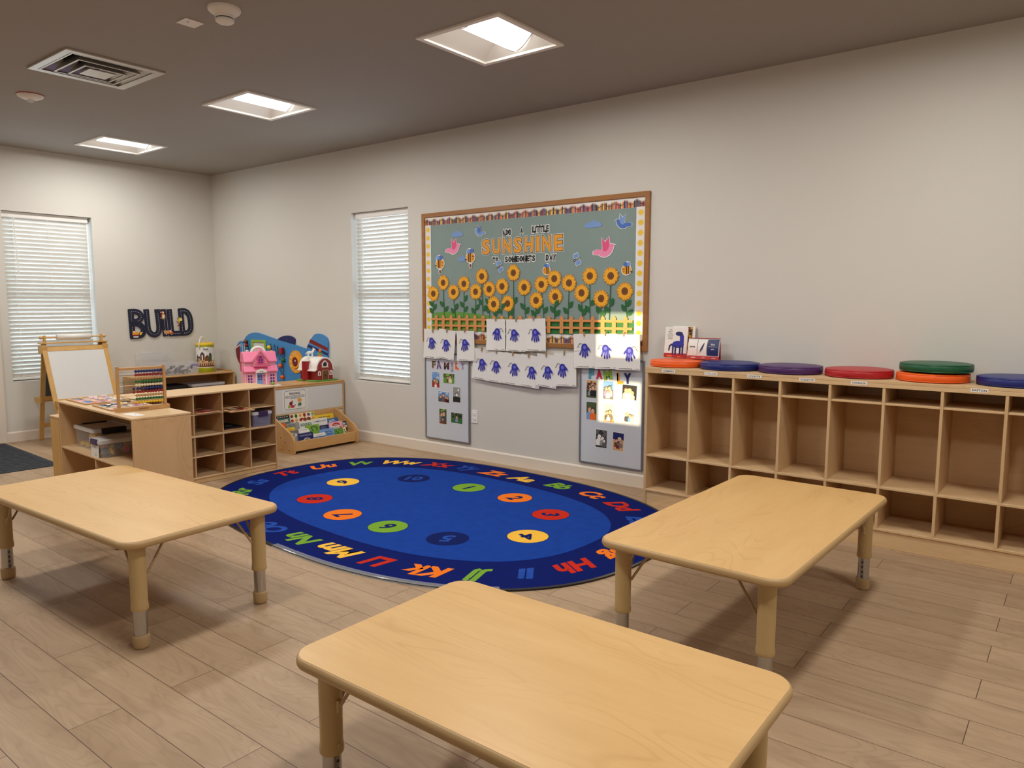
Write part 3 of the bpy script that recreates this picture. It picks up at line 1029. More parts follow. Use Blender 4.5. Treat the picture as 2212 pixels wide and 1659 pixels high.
TAGS = [('ADEMARA', 6.492, 6.592, 0), ('CHLOE', 6.808, 6.90, 1), ('COLETTE', 7.105, 7.198, 0), ('COLETTE', 7.437, 7.532, 0), ('CONNOR', 7.741, 7.832, 0), ('EASTON', 8.360, 8.443, 0)]
TL = ['white name tag on the shelf rail under the leftmost orange cushion', 'white name tag with grey lettering under the blue cushion', 'white name tag under the left end of the purple cushion',
      'white name tag between the purple and red cushions', 'white name tag under the red cushion', 'white name tag on the shelf rail left of the rightmost blue cushion']
for (s_, a, e, g), lab in zip(TAGS, TL):
    w = e - a
    b = MB(frame((0, 0, 0), (1, 0, 0), (0, 0, 1)))
    b.prism(rect(-w / 2, -.010, w / 2, .010), .0, .0008, 'white')
    b.text(s_, 0, 0, .0011, 'grey' if g else 'ink', h=.0115, wd=w * .84, bold=.02)
    o = tag(b.build('name_tag', None, ((a + e) / 2, -CD - .002, .985)), lab, 'name tag', 'name tags on the cubby rail')

def cushion(label, x, y, z, r, h, mat, pipe='dark'):
    t = thing('seat_cushion', label, 'cushion', (x, y, z), random.uniform(0, 3), 'round vinyl floor cushions')
    b = MB()
    prof = [(r - .02, 0), (r - .006, .004), (r, .012), (r + .001, h * .5), (r, h - .012), (r - .005, h - .004), (r - .02, h)]
    prof += [(r * .6, h + .003), (r * .25, h + .0045), (.001, h + .005)]
    b.lathe(prof, mat, 56)
    b.build('cover', t)
    p = MB()
    for zz in (.006, h - .006):
        p.tube([((r - .003) * math.cos(2 * PI * k / 56), (r - .003) * math.sin(2 * PI * k / 56), zz) for k in range(57)], .0032, mat, 6)
    p.build('piping', t)
    return t
ZC = CT + .001
cushion('leftmost round orange vinyl cushion, under the leaning picture book', 6.505, -.208, ZC, .192, .044, 'vinyl_orange')
cushion('round dark blue cushion between the orange and purple ones on the cubby top', 6.905, -.21, ZC, .200, .048, 'vinyl_blue')
cushion('round purple vinyl cushion on the cubby top', 7.317, -.21, ZC, .200, .050, 'vinyl_purple')
cushion('round red vinyl cushion on the cubby top', 7.737, -.21, ZC, .197, .050, 'vinyl_red')
cushion('round orange vinyl cushion beneath the green one', 8.142, -.21, ZC, .192, .050, 'vinyl_orange')
cushion('round green vinyl cushion stacked on the orange one', 8.155, -.20, ZC + .056, .192, .050, 'vinyl_green')
cushion('rightmost round blue vinyl cushion, cut by the picture edge', 8.56, -.21, ZC, .198, .050, 'vinyl_blue')

# ------------------------------------------------------------------ books leaning on the cushions
def upright(origin, yaw=0.0, lean=0.0, face=(1, 0, 0)):
    """frame standing at origin, facing -y (yaw 0), leaning back by lean"""
    m = Matrix.Translation(origin) @ Matrix.Rotation(yaw, 4, 'Z') @ frame((0, 0, 0), (1, 0, 0), (0, 0, 1))
    return m @ Matrix.Rotation(-lean, 4, 'X')
zt = ZC + .0505
t = thing('picture_book', 'white picture book with a blue animal and red ground on the orange cushion', 'book', (6.435, -.092, zt))
M = upright((0, 0, 0), math.radians(4), math.radians(7))
b = MB(M); b.box(-.0875, .0, -.006, .0875, .226, .006, 'white'); b.build('cover', t, bevel=.001)
b = MB(M); w = .0066
b.flat(rect(-.0875, .0, .0875, .032), w, 'red')
b.flat(ell(-.045, .012, .022, .005, 12), w + .0003, 'orange'); b.flat(ell(.03, .007, .016, .004, 12), w + .0003, 'orange')
b.flat(ell(.018, .098, .046, .027, 20), w + .0003, 'paint_blue')
b.flat([(.03, .1), (.062, .11), (.06, .16), (.045, .19), (.02, .178), (.03, .15)], w + .0006, 'paint_blue')
b.flat(ell(.022, .178, .028, .016, 14), w + .0009, 'navy')
for x in (-.02, .0, .035, .055):
    b.flat([(x - .007, .09), (x + .007, .09), (x + .006, .022), (x - .006, .022)], w + .0006, 'navy')
b.flat([(-.03, .105), (-.052, .09), (-.056, .05), (-.046, .05), (-.04, .085), (-.025, .09)], w + .0006, 'navy')
for i, s_ in enumerate(('THE', 'ARTIST', 'WHO', 'PAINTED', 'A BLUE', 'HORSE')):
    b.text(s_, -.046, .207 - i * .0135, w + .0003, 'shadegrey', h=.008)
b.build('cover_picture', t)
t = thing('picture_book', 'white book with a yellow flower border mostly hidden behind the blue animal book', 'book', (6.474, -.052, zt))
M = upright((0, 0, 0), math.radians(3), math.radians(7))
b = MB(M); b.box(-.0875, .0, -.006, .0875, .235, .005, 'white'); b.build('cover', t, bevel=.001)
b = MB(M); w = .0056
b.flat(rect(.03, .06, .068, .229), w, 'brown')
random.seed(3)
for i in range(16):
    b.dot(random.uniform(.036, .063), random.uniform(.07, .222), random.uniform(.006, .011), w + .0003 + i * .00004, random.choice(['yellow', 'gold', 'sand', 'yellow', 'dark']), 9)
b.build('cover_picture', t)
t = thing('flip_calendar', 'easel flip book with blue azul card and feather on the blue cushion edge', 'flip book', (6.668, -.135, zt), math.radians(3))
M = upright((0, 0, 0), 0, math.radians(14))
b = MB(M); b.box(-.118, .0, -.003, .118, .150, .0, 'white'); b.flat(rect(-.118, 0, .118, .025), .0006, 'red')
b.text('SPANISH', -.07, .012, .001, 'white', h=.006, bold=.02); b.text('ICON', .005, .012, .001, 'white', h=.006, bold=.02); b.text('COLOR', .082, .012, .001, 'white', h=.006, bold=.02)
b.build('stand_front', t)
b = MB(frame((0, .048, 0), (1, 0, 0), (0, 0, 1)) @ Matrix.Rotation(math.radians(4), 4, 'X')); b.box(-.118, 0, -.003, .118, .152, 0, 'red'); b.build('stand_back', t)
for x0, x1, m, kind in ((-.113, -.045, 'paper', 0), (-.041, .027, 'paper', 1), (.032, .113, 'navy', 2)):
    c = MB(M)
    n = 8
    P = [(.028 + .118 * i / n, .002 + .012 * math.sin(PI * i / n)) for i in range(n + 1)]
    v = [(x, p[0], p[1]) for p in P for x in (x0, x1)]
    c.add(v, [(2 * i, 2 * i + 1, 2 * i + 3, 2 * i + 2) for i in range(n)], m, True)
    xm = (x0 + x1) / 2
    if kind == 0:
        c.text('pluma', xm, .088, .0148, 'ink', wd=.04, bold=.03)
    elif kind == 1:
        c.flat([(xm - .012, .05), (xm - .012, .07), (xm + .004, .105), (xm + .016, .122), (xm + .012, .095), (xm + .002, .068)], .0150, 'navy')
        c.line([(xm - .02, .04), (xm + .014, .118)], .002, .0152, 'ink')
    else:
        c.text('blue', xm, .108, .0148, 'white', h=.013, bold=.02); c.text('azul', xm, .074, .0148, 'white', h=.0105, bold=.02)
        c.flat(rect(xm - .032, .0905, xm + .032, .0925), .0150, 'white')
    c.build('flip_cards', t)
c = MB(M)
for i in range(40):
    x = -.11 + .22 * i / 39
    c.tube([(x, .146, .004), (x, .153, .002), (x, .153, -.004), (x, .146, -.005)], .0008, 'steel', 4)
c.build('spiral_binding', t)

# ================================================================== bulletin board
BX0, BZ0, BX1, BZ1 = 3.728, 1.085, 6.161, 2.308
def wl(x, z, w=0.0):
    """frame on the long wall with its origin at (x, z)"""
    return (x, -w, z)
WA = frame((0, 0, 0), (1, 0, 0), (0, 0, 1))
t = thing('bulletin_board', 'big wood framed bulletin board with grey-green paper and crayon border', 'bulletin board', (4.945, 0, BZ0))
M = WA @ Matrix.Translation((-4.945, -BZ0, 0))
b = MB(M); b.ring(rect(BX0, BZ0, BX1, BZ1), rect(BX0 + .040, BZ0 + .040, BX1 - .040, BZ1 - .040), 0, .022, 'oak_frame'); b.build('frame', t, bevel=.004)
b = MB(M); b.box(BX0 + .02, BZ0 + .02, 0, BX1 - .02, BZ1 - .02, .008, 'board_paper'); b.build('backing_paper', t)
ix0, ix1, iz0, iz1 = BX0 + .040, BX1 - .040, BZ0 + .040, BZ1 - .040
CR = ['maroon', 'red', 'orange', 'yellow', 'slate', 'purple', 'brown', 'dark', 'navy', 'picket']
def crayons(z0, z1):
    b = MB(M)
    b.flat(rect(ix0, z0, ix1, z1), .0095, 'paper')
    n = 186
    rnd = random.Random(5)
    for i in range(n):
        x = ix0 + (ix1 - ix0) * (i + .5) / n
        ph = (x - ix0) / .098 * 2 * PI
        top = z0 + (z1 - z0) * (.56 + .13 * math.sin(ph))
        w = (ix1 - ix0) / n * .44
        m = CR[(i * 7 + rnd.randrange(3)) % len(CR)]
        b.flat([(x - w, z0 + .001), (x + w, z0 + .001), (x + w, top), (x + w * .3, top + .013), (x - w * .3, top + .013), (x - w, top)], .0099, m)
        b.flat(rect(x - w, top - .012, x + w, top - .006), .0101, 'dark')
    b.build('crayon_border', t)
crayons(2.192, iz1); crayons(iz0, 1.20)
def suns(x0, x1):
    b = MB(M)
    b.flat(rect(x0, 1.196, x1, 2.196), .0102, 'paper')
    xm = (x0 + x1) / 2
    for i in range(13):
        z = 2.153 - i * .0772
        b.dot(xm, z, .0215, .0106, 'yellow', 20)
        for k in range(16):
            a = 2 * PI * k / 16
            b.dot(xm + .027 * math.cos(a), z + .027 * math.sin(a), .0017, .0106, 'gold', 5)
    b.build('sun_border', t)
suns(ix0, ix0 + .075); suns(ix1 - .078, ix1)

def art(name, label, cat, x, z, w, group=None):
    return thing(name, label, cat, (x, -w, z), 0, group)

# grass and picket fence cut from paper
t = art('paper_grass', 'strip of green paper grass behind the paper picket fence', 'paper cutout', 4.945, 1.2, .0108)
b = MB(WA @ Matrix.Translation((-4.945, -1.2, 0)))
P = [(3.846, 1.2), (3.846, 1.362), (4.0, 1.378), (4.2, 1.379), (4.42, 1.362), (4.62, 1.337), (5.0, 1.322), (5.3, 1.316), (5.6, 1.312), (6.04, 1.312), (6.04, 1.2)]
b.prism(P, 0, .0006, 'grass'); b.build('grass_strip', t)
b = MB(WA @ Matrix.Translation((-4.945, -1.2, 0)))
b.prism([(4.5, 1.2), (4.5, 1.30), (4.9, 1.29), (5.4, 1.300), (6.04, 1.302), (6.04, 1.2)], .0006, .0012, 'green'); b.build('dark_grass_strip', t)
PK = [3.916, 4.008, 4.110, 4.212, 4.310, 4.407, 4.505, 4.631, 4.722, 4.824, 4.928, 5.035, 5.134, 5.232, 5.365, 5.461, 5.561, 5.670, 5.765, 5.869, 5.973]
t = art('paper_fence', 'tan paper picket fence along the bottom of the bulletin board', 'paper fence', 4.945, 1.2, .024)
for x in PK:
    zt_ = 1.351 + (x - 3.9) / 2.1 * .010
    zb = 1.203 + (x - 3.9) / 2.1 * .006
    b = MB(WA @ Matrix.Translation((-4.945, -1.2, 0)))
    b.prism([(x - .018, zb), (x + .018, zb), (x + .018, zt_ - .016), (x, zt_), (x - .018, zt_ - .016)], 0, .0008, 'picket'); b.build('picket', t)
for dz in (0, -.059):
    b = MB(WA @ Matrix.Translation((-4.945, -1.2, 0)))
    b.prism([(3.852, 1.297 + dz), (6.035, 1.309 + dz), (6.035, 1.328 + dz), (3.852, 1.316 + dz)], .0009, .0018, 'picket')
    for x in PK:
        b.dot(x, 1.3065 + dz + (x - 3.9) / 2.1 * .012, .003, .002, 'brown', 6)
    b.build('rail', t)

# sunflowers
SF = [(3.871, 1.549), (4.002, 1.651), (4.134, 1.562), (4.263, 1.637), (4.407, 1.563), (4.483, 1.7), (4.567, 1.584), (4.623, 1.45), (4.718, 1.607), (4.781, 1.456), (4.845, 1.723),
      (4.965, 1.596), (5.093, 1.483), (5.148, 1.618), (5.282, 1.664), (5.293, 1.514), (5.43, 1.626), (5.555, 1.543), (5.631, 1.679), (5.742, 1.497), (5.828, 1.675), (5.955, 1.553)]
def leaf(b, x, z, ang, L, w):
    ca, sa = math.cos(ang), math.sin(ang)
    pts = [(0, 0), (.25, .24), (.5, .29), (.78, .17), (1, 0), (.78, -.17), (.5, -.29), (.25, -.24)]
    b.flat([(x + L * (p * ca - q * sa), z + L * (p * sa + q * ca)) for p, q in pts], w, 'leafgreen')
    b.line([(x, z), (x + L * .9 * ca, z + L * .9 * sa)], .0015, w + .0002, 'stem')
rnd = random.Random(11)
for i, (x, z) in enumerate(SF):
    w = .0125 + (i % 3) * .0016 + (.002 if z < 1.52 else 0)
    o = art('paper_sunflower', ordinal(i) + ' paper sunflower from the left on the bulletin board', 'paper sunflower', x, z, w, 'paper sunflowers on the board')
    b = MB(WA)
    lean = (-.010, .012, .006, -.004)[i % 4] + (.02 if i in (2, 11, 13, 21) else 0)
    zb = 1.312 - z
    pts = [(lean * (k / 6) ** 1.6, zb * k / 6) for k in range(7)]
    b.line(pts, .0075, -.0008, 'stem')
    b.build('stem', o)
    for q, (fz, sg) in enumerate(((.80, 1), (.66, -1), (.50, 1))):
        if (q == 2 and i % 3) or (fz * zb > -.105):
            continue
        l = MB(WA)
        leaf(l, lean * fz ** 1.6, zb * fz, (PI * .30 if sg * (1 if i % 2 else -1) > 0 else PI * .72) + rnd.uniform(-.2, .2), .075, -.0004 + q * .0002)
        l.build('leaf', o)
    h = MB(WA)
    R = .077
    for layer, (n, off, m, rr) in enumerate(((16, 0, 'petal_dark', 1.0), (16, PI / 16, 'sunflower', .97))):
        for k in range(n):
            a = off + 2 * PI * k / n + rnd.uniform(-.05, .05)
            L = R * rr * rnd.uniform(.93, 1.04)
            ca, sa = math.cos(a), math.sin(a)
            pts = [(.25 * R, -.10 * R), (.62 * L, -.155 * L), (.85 * L, -.09 * L), (L, 0), (.85 * L, .09 * L), (.62 * L, .155 * L), (.25 * R, .10 * R)]
            h.flat([(p * ca - q * sa, p * sa + q * ca) for p, q in pts], .0004 + layer * .0004 + k * .00001, m)
    h.build('petals', o)
    c = MB(WA)
    c.dot(0, 0, .030, .0012, 'seed_dark', 24); c.dot(0, 0, .0265, .0014, 'seed', 24); c.dot(0, 0, .014, .0016, 'seed_dark', 18); c.dot(0, 0, .008, .0018, 'brown', 14)
    c.build('seed_head', o)

# words
def letters(word, x0, x1, z, h, kind, tilt=None):
    """individually cut letters spread between x0 and x1"""
    n = len(word)
    wid = [(.55 if c in "I'" else 1.25 if c == 'M' else 1.0) for c in word]
    tot = sum(wid)
    u = x0
    seen = {}
    for c, q in zip(word, wid):
        wd = (x1 - x0) * q / tot
        xm = u + wd / 2
        u += wd
        seen[c] = seen.get(c, 0) + 1
        pos = ''
        if word.count(c) > 1:
            pos = ordinal(seen[c] - 1) + ' '
        nm = 'apostrophe' if c == "'" else 'letter ' + c
        colr = 'orange' if kind else 'black'
        lab = '%s%s paper %s of the word %s on the bulletin board' % (pos, colr, nm, word)
        o = art('paper_letter', lab, 'paper letter', xm, z, .0105, 'paper letters on the board')
        hh = h if c != "'" else h * .38
        dz = 0 if c != "'" else h * .32
        lw = wd * ((.74 if kind else .84) if c not in "I'" else (.46 if kind else .62))
        b = MB(WA)
        ang = math.radians((2, -2, 1, -1)[(seen[c] + ord(c)) % 4])
        if kind:
            b.text(c, 0, dz, 0, 'white', h=hh + .018, wd=lw + .020, bold=.085, ang=ang)
            b.text(c, 0, dz, .0005, 'ink', h=hh + .010, wd=lw + .010, bold=.06, ang=ang)
            b.text(c, 0, dz, .0010, 'gold', h=hh, wd=lw, bold=.035, ang=ang)
        else:
            b.text(c, 0, dz, 0, 'white', h=hh + .014, wd=lw + .014, bold=.09, ang=ang)
            b.text(c, 0, dz, .0005, 'ink', h=hh, wd=lw, bold=.05, ang=ang)
        b.build('letter_face', o)
letters('ADD', 4.716, 4.824, 2.076, .050, 0)
letters('A', 4.914, 4.950, 2.082, .050, 0)
letters('LITTLE', 5.042, 5.222, 2.084, .055, 0)
letters('SUNSHINE', 4.470, 5.378, 1.961, .132, 1)
letters('TO', 4.602, 4.676, 1.840, .052, 0)
letters("SOMEONE'S", 4.745, 5.082, 1.842, .052, 0)
letters('DAY', 5.186, 5.300, 1.842, .052, 0)

# birds, clouds and bees
def bird(label, x, z, s, flip, body, wing, grp='paper birds'):
    o = art('paper_bird', label, 'paper bird', x, z, .0112, 'paper birds on the board')
    f = -1 if flip else 1
    def q(P):
        return [(f * p[0] * s, p[1] * s) for p in P]
    B = [(-.5, -.08), (-.30, -.02), (-.12, -.05), (-.02, .0), (.10, .06), (.20, .10), (.28, .17), (.36, .17), (.42, .13), (.52, .11), (.42, .09), (.40, .0), (.34, -.14), (.22, -.26), (.05, -.33), (-.12, -.31), (-.24, -.24), (-.50, -.22)]
    W = [(-.08, -.06), (-.12, .42), (.03, .24), (.20, .44), (.24, .14), (.14, -.08), (.02, -.12)]
    b = MB(WA)
    def grow(P, d):
        c = (sum(p[0] for p in P) / len(P), sum(p[1] for p in P) / len(P))
        out = []
        for p in P:
            v = Vector((p[0] - c[0], p[1] - c[1])); l = v.length or 1
            out.append((p[0] + v.x / l * d, p[1] + v.y / l * d))
        return out
    b.flat(q(grow(W, .035)), 0, 'paper'); b.flat(q(grow(B, .035)), .00005, 'paper')
    b.flat(q(B), .0003, body)
    b.dot(f * .345 * s, .10 * s, .016 * s, .0006, 'dark', 8)
    b.build('bird_body', o)
    b = MB(WA); b.flat(q(W), .0006, wing); b.build('bird_wing', o)
bird('small blue paper bird left of the word ADD', 4.458, 2.103, .130, True, 'bluepaper', 'bluedeep')
bird('pink paper bird near the left border of the bulletin board', 4.130, 1.975, .185, False, 'lightpink', 'hotpink')
bird('pink paper bird right of the word SUNSHINE', 5.762, 1.893, .205, False, 'lightpink', 'hotpink')
bird('blue paper bird in the top right corner of the bulletin board', 5.930, 2.088, .150, True, 'bluedeep', 'bluepaper')
def cloud(label, x, z, w, h):
    o = art('paper_cloud', label, 'paper cloud', x, z, .0106, 'paper clouds on the board')
    b = MB(WA)
    for k, (cu, cv, ru, rv) in enumerate(((0, -.26, .50, .24), (-.27, -.12, .22, .36), (.06, .05, .24, .48), (.33, -.10, .17, .36), (-.08, .0, .18, .42))):
        b.flat(ell(cu * w, cv * h, ru * w, rv * h, 24), k * .00012, 'bluepaper')
    b.build('cloud_shape', o)
cloud('blue paper cloud above the left pink bird', 4.178, 2.095, .150, .055)
cloud('largest blue paper cloud, top right of the bulletin board', 5.653, 2.090, .165, .055)
cloud('blue paper cloud partly behind the bee near the word TO', 4.240, 1.868, .090, .055)
cloud('blue paper cloud behind the bee at the left border', 3.950, 1.882, .105, .05)
def bee(label, x, z, s, flip, bucket):
    o = art('paper_bee', label, 'paper bee', x, z, .0122, 'paper bees on the board')
    f = -1 if flip else 1
    b = MB(WA)
    b.dot(0, 0, .060 * s, 0, 'paper', 22, ry=.055 * s)
    b.dot(f * -.012 * s, .052 * s, .040 * s, .0001, 'paper', 18, ry=.034 * s)
    b.dot(0, 0, .052 * s, .0006, 'gold', 22, ry=.047 * s)
    for dx in (-.022, -.002):
        b.flat([(f * (dx - .006) * s, -.040 * s), (f * (dx + .005) * s, -.042 * s), (f * (dx + .008) * s, .042 * s), (f * (dx - .003) * s, .040 * s)], .0009, 'ink')
    b.dot(f * .028 * s, .010 * s, .0055 * s, .0012, 'ink', 8); b.dot(f * .042 * s, .008 * s, .005 * s, .0012, 'ink', 8)
    b.line([(f * .022 * s, -.012 * s), (f * .032 * s, -.019 * s), (f * .043 * s, -.012 * s)], .004 * s, .0012, 'ink')
    b.flat([(f * -.048 * s, -.01 * s), (f * -.075 * s, -.018 * s), (f * -.046 * s, -.026 * s)], .0009, 'ink')
    b.build('bee_body', o)
    b = MB(WA)
    b.dot(f * -.022 * s, .055 * s, .026 * s, .0008, 'bluepaper', 16, ry=.024 * s); b.dot(f * .012 * s, .058 * s, .024 * s, .0009, 'bluedeep', 16, ry=.022 * s)
    b.build('bee_wings', o)
    if bucket:
        b = MB(WA)
        b.flat([(-.022 * s, -.055 * s), (.022 * s, -.055 * s), (.016 * s, -.1 * s), (-.016 * s, -.1 * s)], .0002, 'paper')
        b.flat([(-.014 * s, -.062 * s), (.014 * s, -.062 * s), (.010 * s, -.094 * s), (-.010 * s, -.094 * s)], .0006, 'brown')
        b.build('honey_bucket', o)
bee('yellow paper bee with a honey bucket at the left border', 3.962, 1.830, .98, False, True)
bee('yellow paper bee with a honey bucket left of the word TO', 4.345, 1.875, .98, False, True)
bee('small yellow paper bee touching the sunflower right of the middle', 5.200, 1.734, .72, True, False)
bee('small yellow paper bee near the right sun border', 5.966, 1.718, .78, True, False)
def fly(label, x, z, ang):
    o = art('paper_dragonfly', label, 'paper insect', x, z, .0118, 'paper insects on the board')
    m = WA @ Matrix.Rotation(ang, 4, 'Z')
    b = MB(m)
    for sx, sy in ((-1, 1), (1, 1), (-1, -1), (1, -1)):
        b.flat(ell(sx * .014, sy * .030, .017, .026, 14), 0, 'paper'); b.flat(ell(sx * .014, sy * .030, .0135, .0225, 14), .0004, 'bluepaper')
    b.build('insect_wings', o)
    b = MB(m)
    for k in range(4):
        b.dot(-.026 + k * .017, 0, .0105 - k * .0012, .0008, 'ink', 10); b.dot(-.026 + k * .017, 0, .004, .0010, 'paper', 8)
    b.build('insect_body', o)
fly('small blue winged paper insect below the word TO', 4.690, 1.784, math.radians(25))
fly('small blue winged paper insect right of the word DAY', 5.506, 1.817, math.radians(20))

# ------------------------------------------------------------------ handprint papers on twine
def hand(b, u, v, s, flip, ang, w, seed):
    """painted hand, fingers down, with a drawn tail line"""
    rnd = random.Random(seed)
    f = -1 if flip else 1
    ca, sa = math.cos(ang), math.sin(ang)
    def T(p):
        x, y = f * p[0] * s, p[1] * s
        return (u + ca * x - sa * y, v + sa * x + ca * y)
    palm = [(-.030, -.012), (-.033, .010), (-.026, .030), (-.008, .042), (.012, .040), (.026, .026), (.032, .004), (.028, -.016), (.010, -.022), (-.014, -.022)]
    b.flat([T(p) for p in palm], w, 'paint_blue')
    for k, (x, l, dx) in enumerate(((-.024, .048, -.016), (-.009, .060, -.004), (.008, .062, .003), (.022, .052, .010))):
        l *= rnd.uniform(.85, 1.08)
        P = [(x - .0075, -.012), (x + .0075, -.012), (x + dx + .0075, -.012 - l * .8), (x + dx + .004, -.012 - l), (x + dx - .004, -.012 - l), (x + dx - .0075, -.012 - l * .8)]
        b.flat([T(p) for p in P], w + .00015 + k * .00003, 'paint_blue')
        b.flat([T(p) for p in [(x - .003, -.016), (x + .003, -.016), (x + dx * .6 + .003, -.012 - l * .5), (x + dx * .6 - .003, -.012 - l * .5)]], w + .0003, 'paint_light')
    th = [(.020, .022), (.036, .016), (.054, -.004), (.060, -.018), (.052, -.022), (.040, -.008), (.022, -.006)]
    b.flat([T(p) for p in th], w + .0003, 'paint_blue')
    b.dot(*T((0, .010)), .015 * s, w + .0003, 'paint_light', 12)
    b.dot(*T((.053, -.014)), .0045 * s, w + .0005, 'paper', 8)
    b.line([T(p) for p in [(-.026, .030), (-.036, .040), (-.048, .040), (-.058, .026), (-.064, .010), (-.074, .002)]], .0045 * s, w + .0003, 'shadegrey')

PAP = [('a1', (3.865, 1.069), -2.3, .036, (3.865, 1.088), 0, 'first handprint paper of the left row, at the board corner'),
       ('a2', (4.059, 1.070), -6.0, .041, (4.058, 1.075), 0, 'second handprint paper of the left row, hanging tilted'),
       ('a3', (4.298, 1.064), 1.0, .036, (4.292, 1.086), 0, 'third handprint paper of the left row, next to the crayon border'),
       ('b1', (4.666, 1.178), 0.0, .042, (4.685, 1.196), 1, 'first handprint paper of the middle top row, with curled corner'),
       ('b2', (4.888, 1.177), 0.2, .037, (4.872, 1.190), 0, 'second handprint paper of the middle top row'),
       ('b3', (5.106, 1.189), 1.5, .041, (5.105, 1.200), 0, 'third handprint paper of the middle top row'),
       ('c1', (4.487, .902), -4.5, .030, (4.495, .912), 0, 'first handprint paper of the long lower row'),
       ('c2', (4.667, .890), -2.8, .033, (4.664, .900), 0, 'second handprint paper of the long lower row'),
       ('c3', (4.865, .880), -4.5, .036, (4.876, .889), 0, 'third handprint paper of the long lower row'),
       ('c4', (5.050, .872), -5.5, .039, (5.068, .872), 0, 'fourth handprint paper of the long lower row'),
       ('c5', (5.228, .886), -3.8, .042, (5.240, .884), 0, 'fifth handprint paper of the long lower row'),
       ('c6', (5.419, .908), 2.3, .045, (5.393, .914), 0, 'sixth handprint paper of the long lower row, at its right end'),
       ('d1', (5.614, 1.072), 2.0, .049, (5.612, 1.090), 0, 'first handprint paper of the right row, outside the sunlight patch'),
       ('d2', (5.815, 1.076), 3.2, .052, (5.812, 1.090), 0, 'second handprint paper of the right row, brightest in the sunlight patch'),
       ('d3', (6.014, 1.078), 1.5, .055, (6.030, 1.080), 1, 'third handprint paper of the right row, at the board edge')]
for i, (k, (x, z), ang, w, (hx, hz), flip, lab) in enumerate(PAP):
    o = art('handprint_paper', lab, 'handprint painting', x, z, w, 'handprint papers on twine')
    M = WA @ Matrix.Rotation(math.radians(ang), 4, 'Z')
    pw, ph = .2159, .2794
    b = MB(M)
    n = 10
    curl = .016 if k == 'b1' else .004
    v = []; f = []
    for j in range(n + 1):
        vv = ph / 2 - ph * j / n
        for q in range(n + 1):
            uu = -pw / 2 + pw * q / n
            ww = -.004 * math.sin(PI * j / n) + (curl * max(0, (j / n) * (1 - q / n) - .35) ** 1.3)
            v.append((uu, vv, ww))
    m = n + 1
    f = [(j * m + q, (j + 1) * m + q, (j + 1) * m + q + 1, j * m + q + 1) for j in range(n) for q in range(n)]
    b.add(v, f, 'paper', True)
    v2 = [(p[0], p[1], p[2] - .0004) for p in v]
    b.add(v2, [tuple(reversed(q)) for q in f], 'paper', True)
    b.build('paper_sheet', o)
    h = MB(M)
    dx, dz = hx - x, hz - z
    a = math.radians(-ang)
    du, dv = math.cos(a) * dx - math.sin(a) * dz, math.sin(a) * dx + math.cos(a) * dz
    hand(h, du, dv, 1.0, flip, math.radians(rnd.uniform(-6, 6)), .0012, i)
    h.build('handprint', o)
    c = MB(M)
    r2 = random.Random(i)
    u = -.100
    while u < .030:
        l = r2.uniform(.004, .011); c.flat(rect(u, -.1325, u + l, -.1285 + r2.uniform(-.0007, .0012)), .0012, 'ink'); u += l + .0025
    u = .066
    while u < .098:
        l = r2.uniform(.003, .008); c.flat(rect(u, -.1320, u + l, -.1288), .0012, 'shadegrey'); u += l + .002
    c.build('caption_line', o)
PIN = [(3.884, 1.193, .040), (4.073, 1.198, .045), (4.293, 1.204, .040), (4.670, 1.317, .046), (4.895, 1.315, .041), (5.089, 1.328, .045), (4.495, 1.038, .034), (4.669, 1.026, .037),
       (4.860, 1.014, .040), (5.037, 1.006, .043), (5.226, 1.020, .046), (5.412, 1.043, .049), (5.608, 1.207, .053), (5.810, 1.214, .056), (5.978, 1.215, .059)]
for i, ((x, z, w), pp_) in enumerate(zip(PIN, PAP)):
    o = art('clothespin', 'clothespin on the ' + pp_[6].split(',')[0].replace(' paper', ' sheet'), 'clothespin', x, z + .004, w, 'clothespins on the twine')
    M = WA @ Matrix.Rotation(math.radians((3, -5, 8, -2, 4)[i % 5]), 4, 'Z')
    for ww in (-.0075, .0015):
        b = MB(M); b.prism([(-.0045, -.020), (.0045, -.020), (.0050, .0), (.0050, .018), (-.0050, .018), (-.0050, .0)], ww, ww + .0042, 'pinwood'); b.build('prong', o, bevel=.0008, seg=1)
    b = MB(M); b.tube([(-.006, -.004, -.001), (.006, -.004, -.001)], .0034, 'steel', 8); b.tube([(-.005, -.004, .006), (.005, -.004, .006)], .0011, 'steel', 6); b.build('spring', o)
TW = [('twine holding the left row of handprint papers', [(3.742, .030, 1.215), (3.884, .037, 1.199), (4.073, .041, 1.201), (4.293, .037, 1.208), (4.47, .030, 1.235)]),
      ('twine holding the middle top row of handprint papers', [(4.47, .030, 1.333), (4.670, .042, 1.322), (4.895, .037, 1.319), (5.089, .041, 1.331), (5.30, .030, 1.35)]),
      ('twine holding the long lower row of handprint papers', [(4.36, .020, 1.060), (4.495, .030, 1.043), (4.669, .033, 1.031), (4.860, .036, 1.019), (5.037, .039, 1.011), (5.226, .042, 1.025), (5.412, .045, 1.048), (5.56, .050, 1.075)]),
      ('twine holding the right row of handprint papers', [(5.46, .030, 1.215), (5.608, .049, 1.212), (5.810, .052, 1.219), (5.978, .055, 1.220), (6.14, .024, 1.235)])]
for lab, P in TW:
    b = MB()
    b.tube([(p[0] - P[0][0], -(p[1] - P[0][1]), p[2] - P[0][2]) for p in P], .0009, 'twine', 6)
    o = tag(b.build('twine', None, (P[0][0], -P[0][1], P[0][2])), lab, 'string')

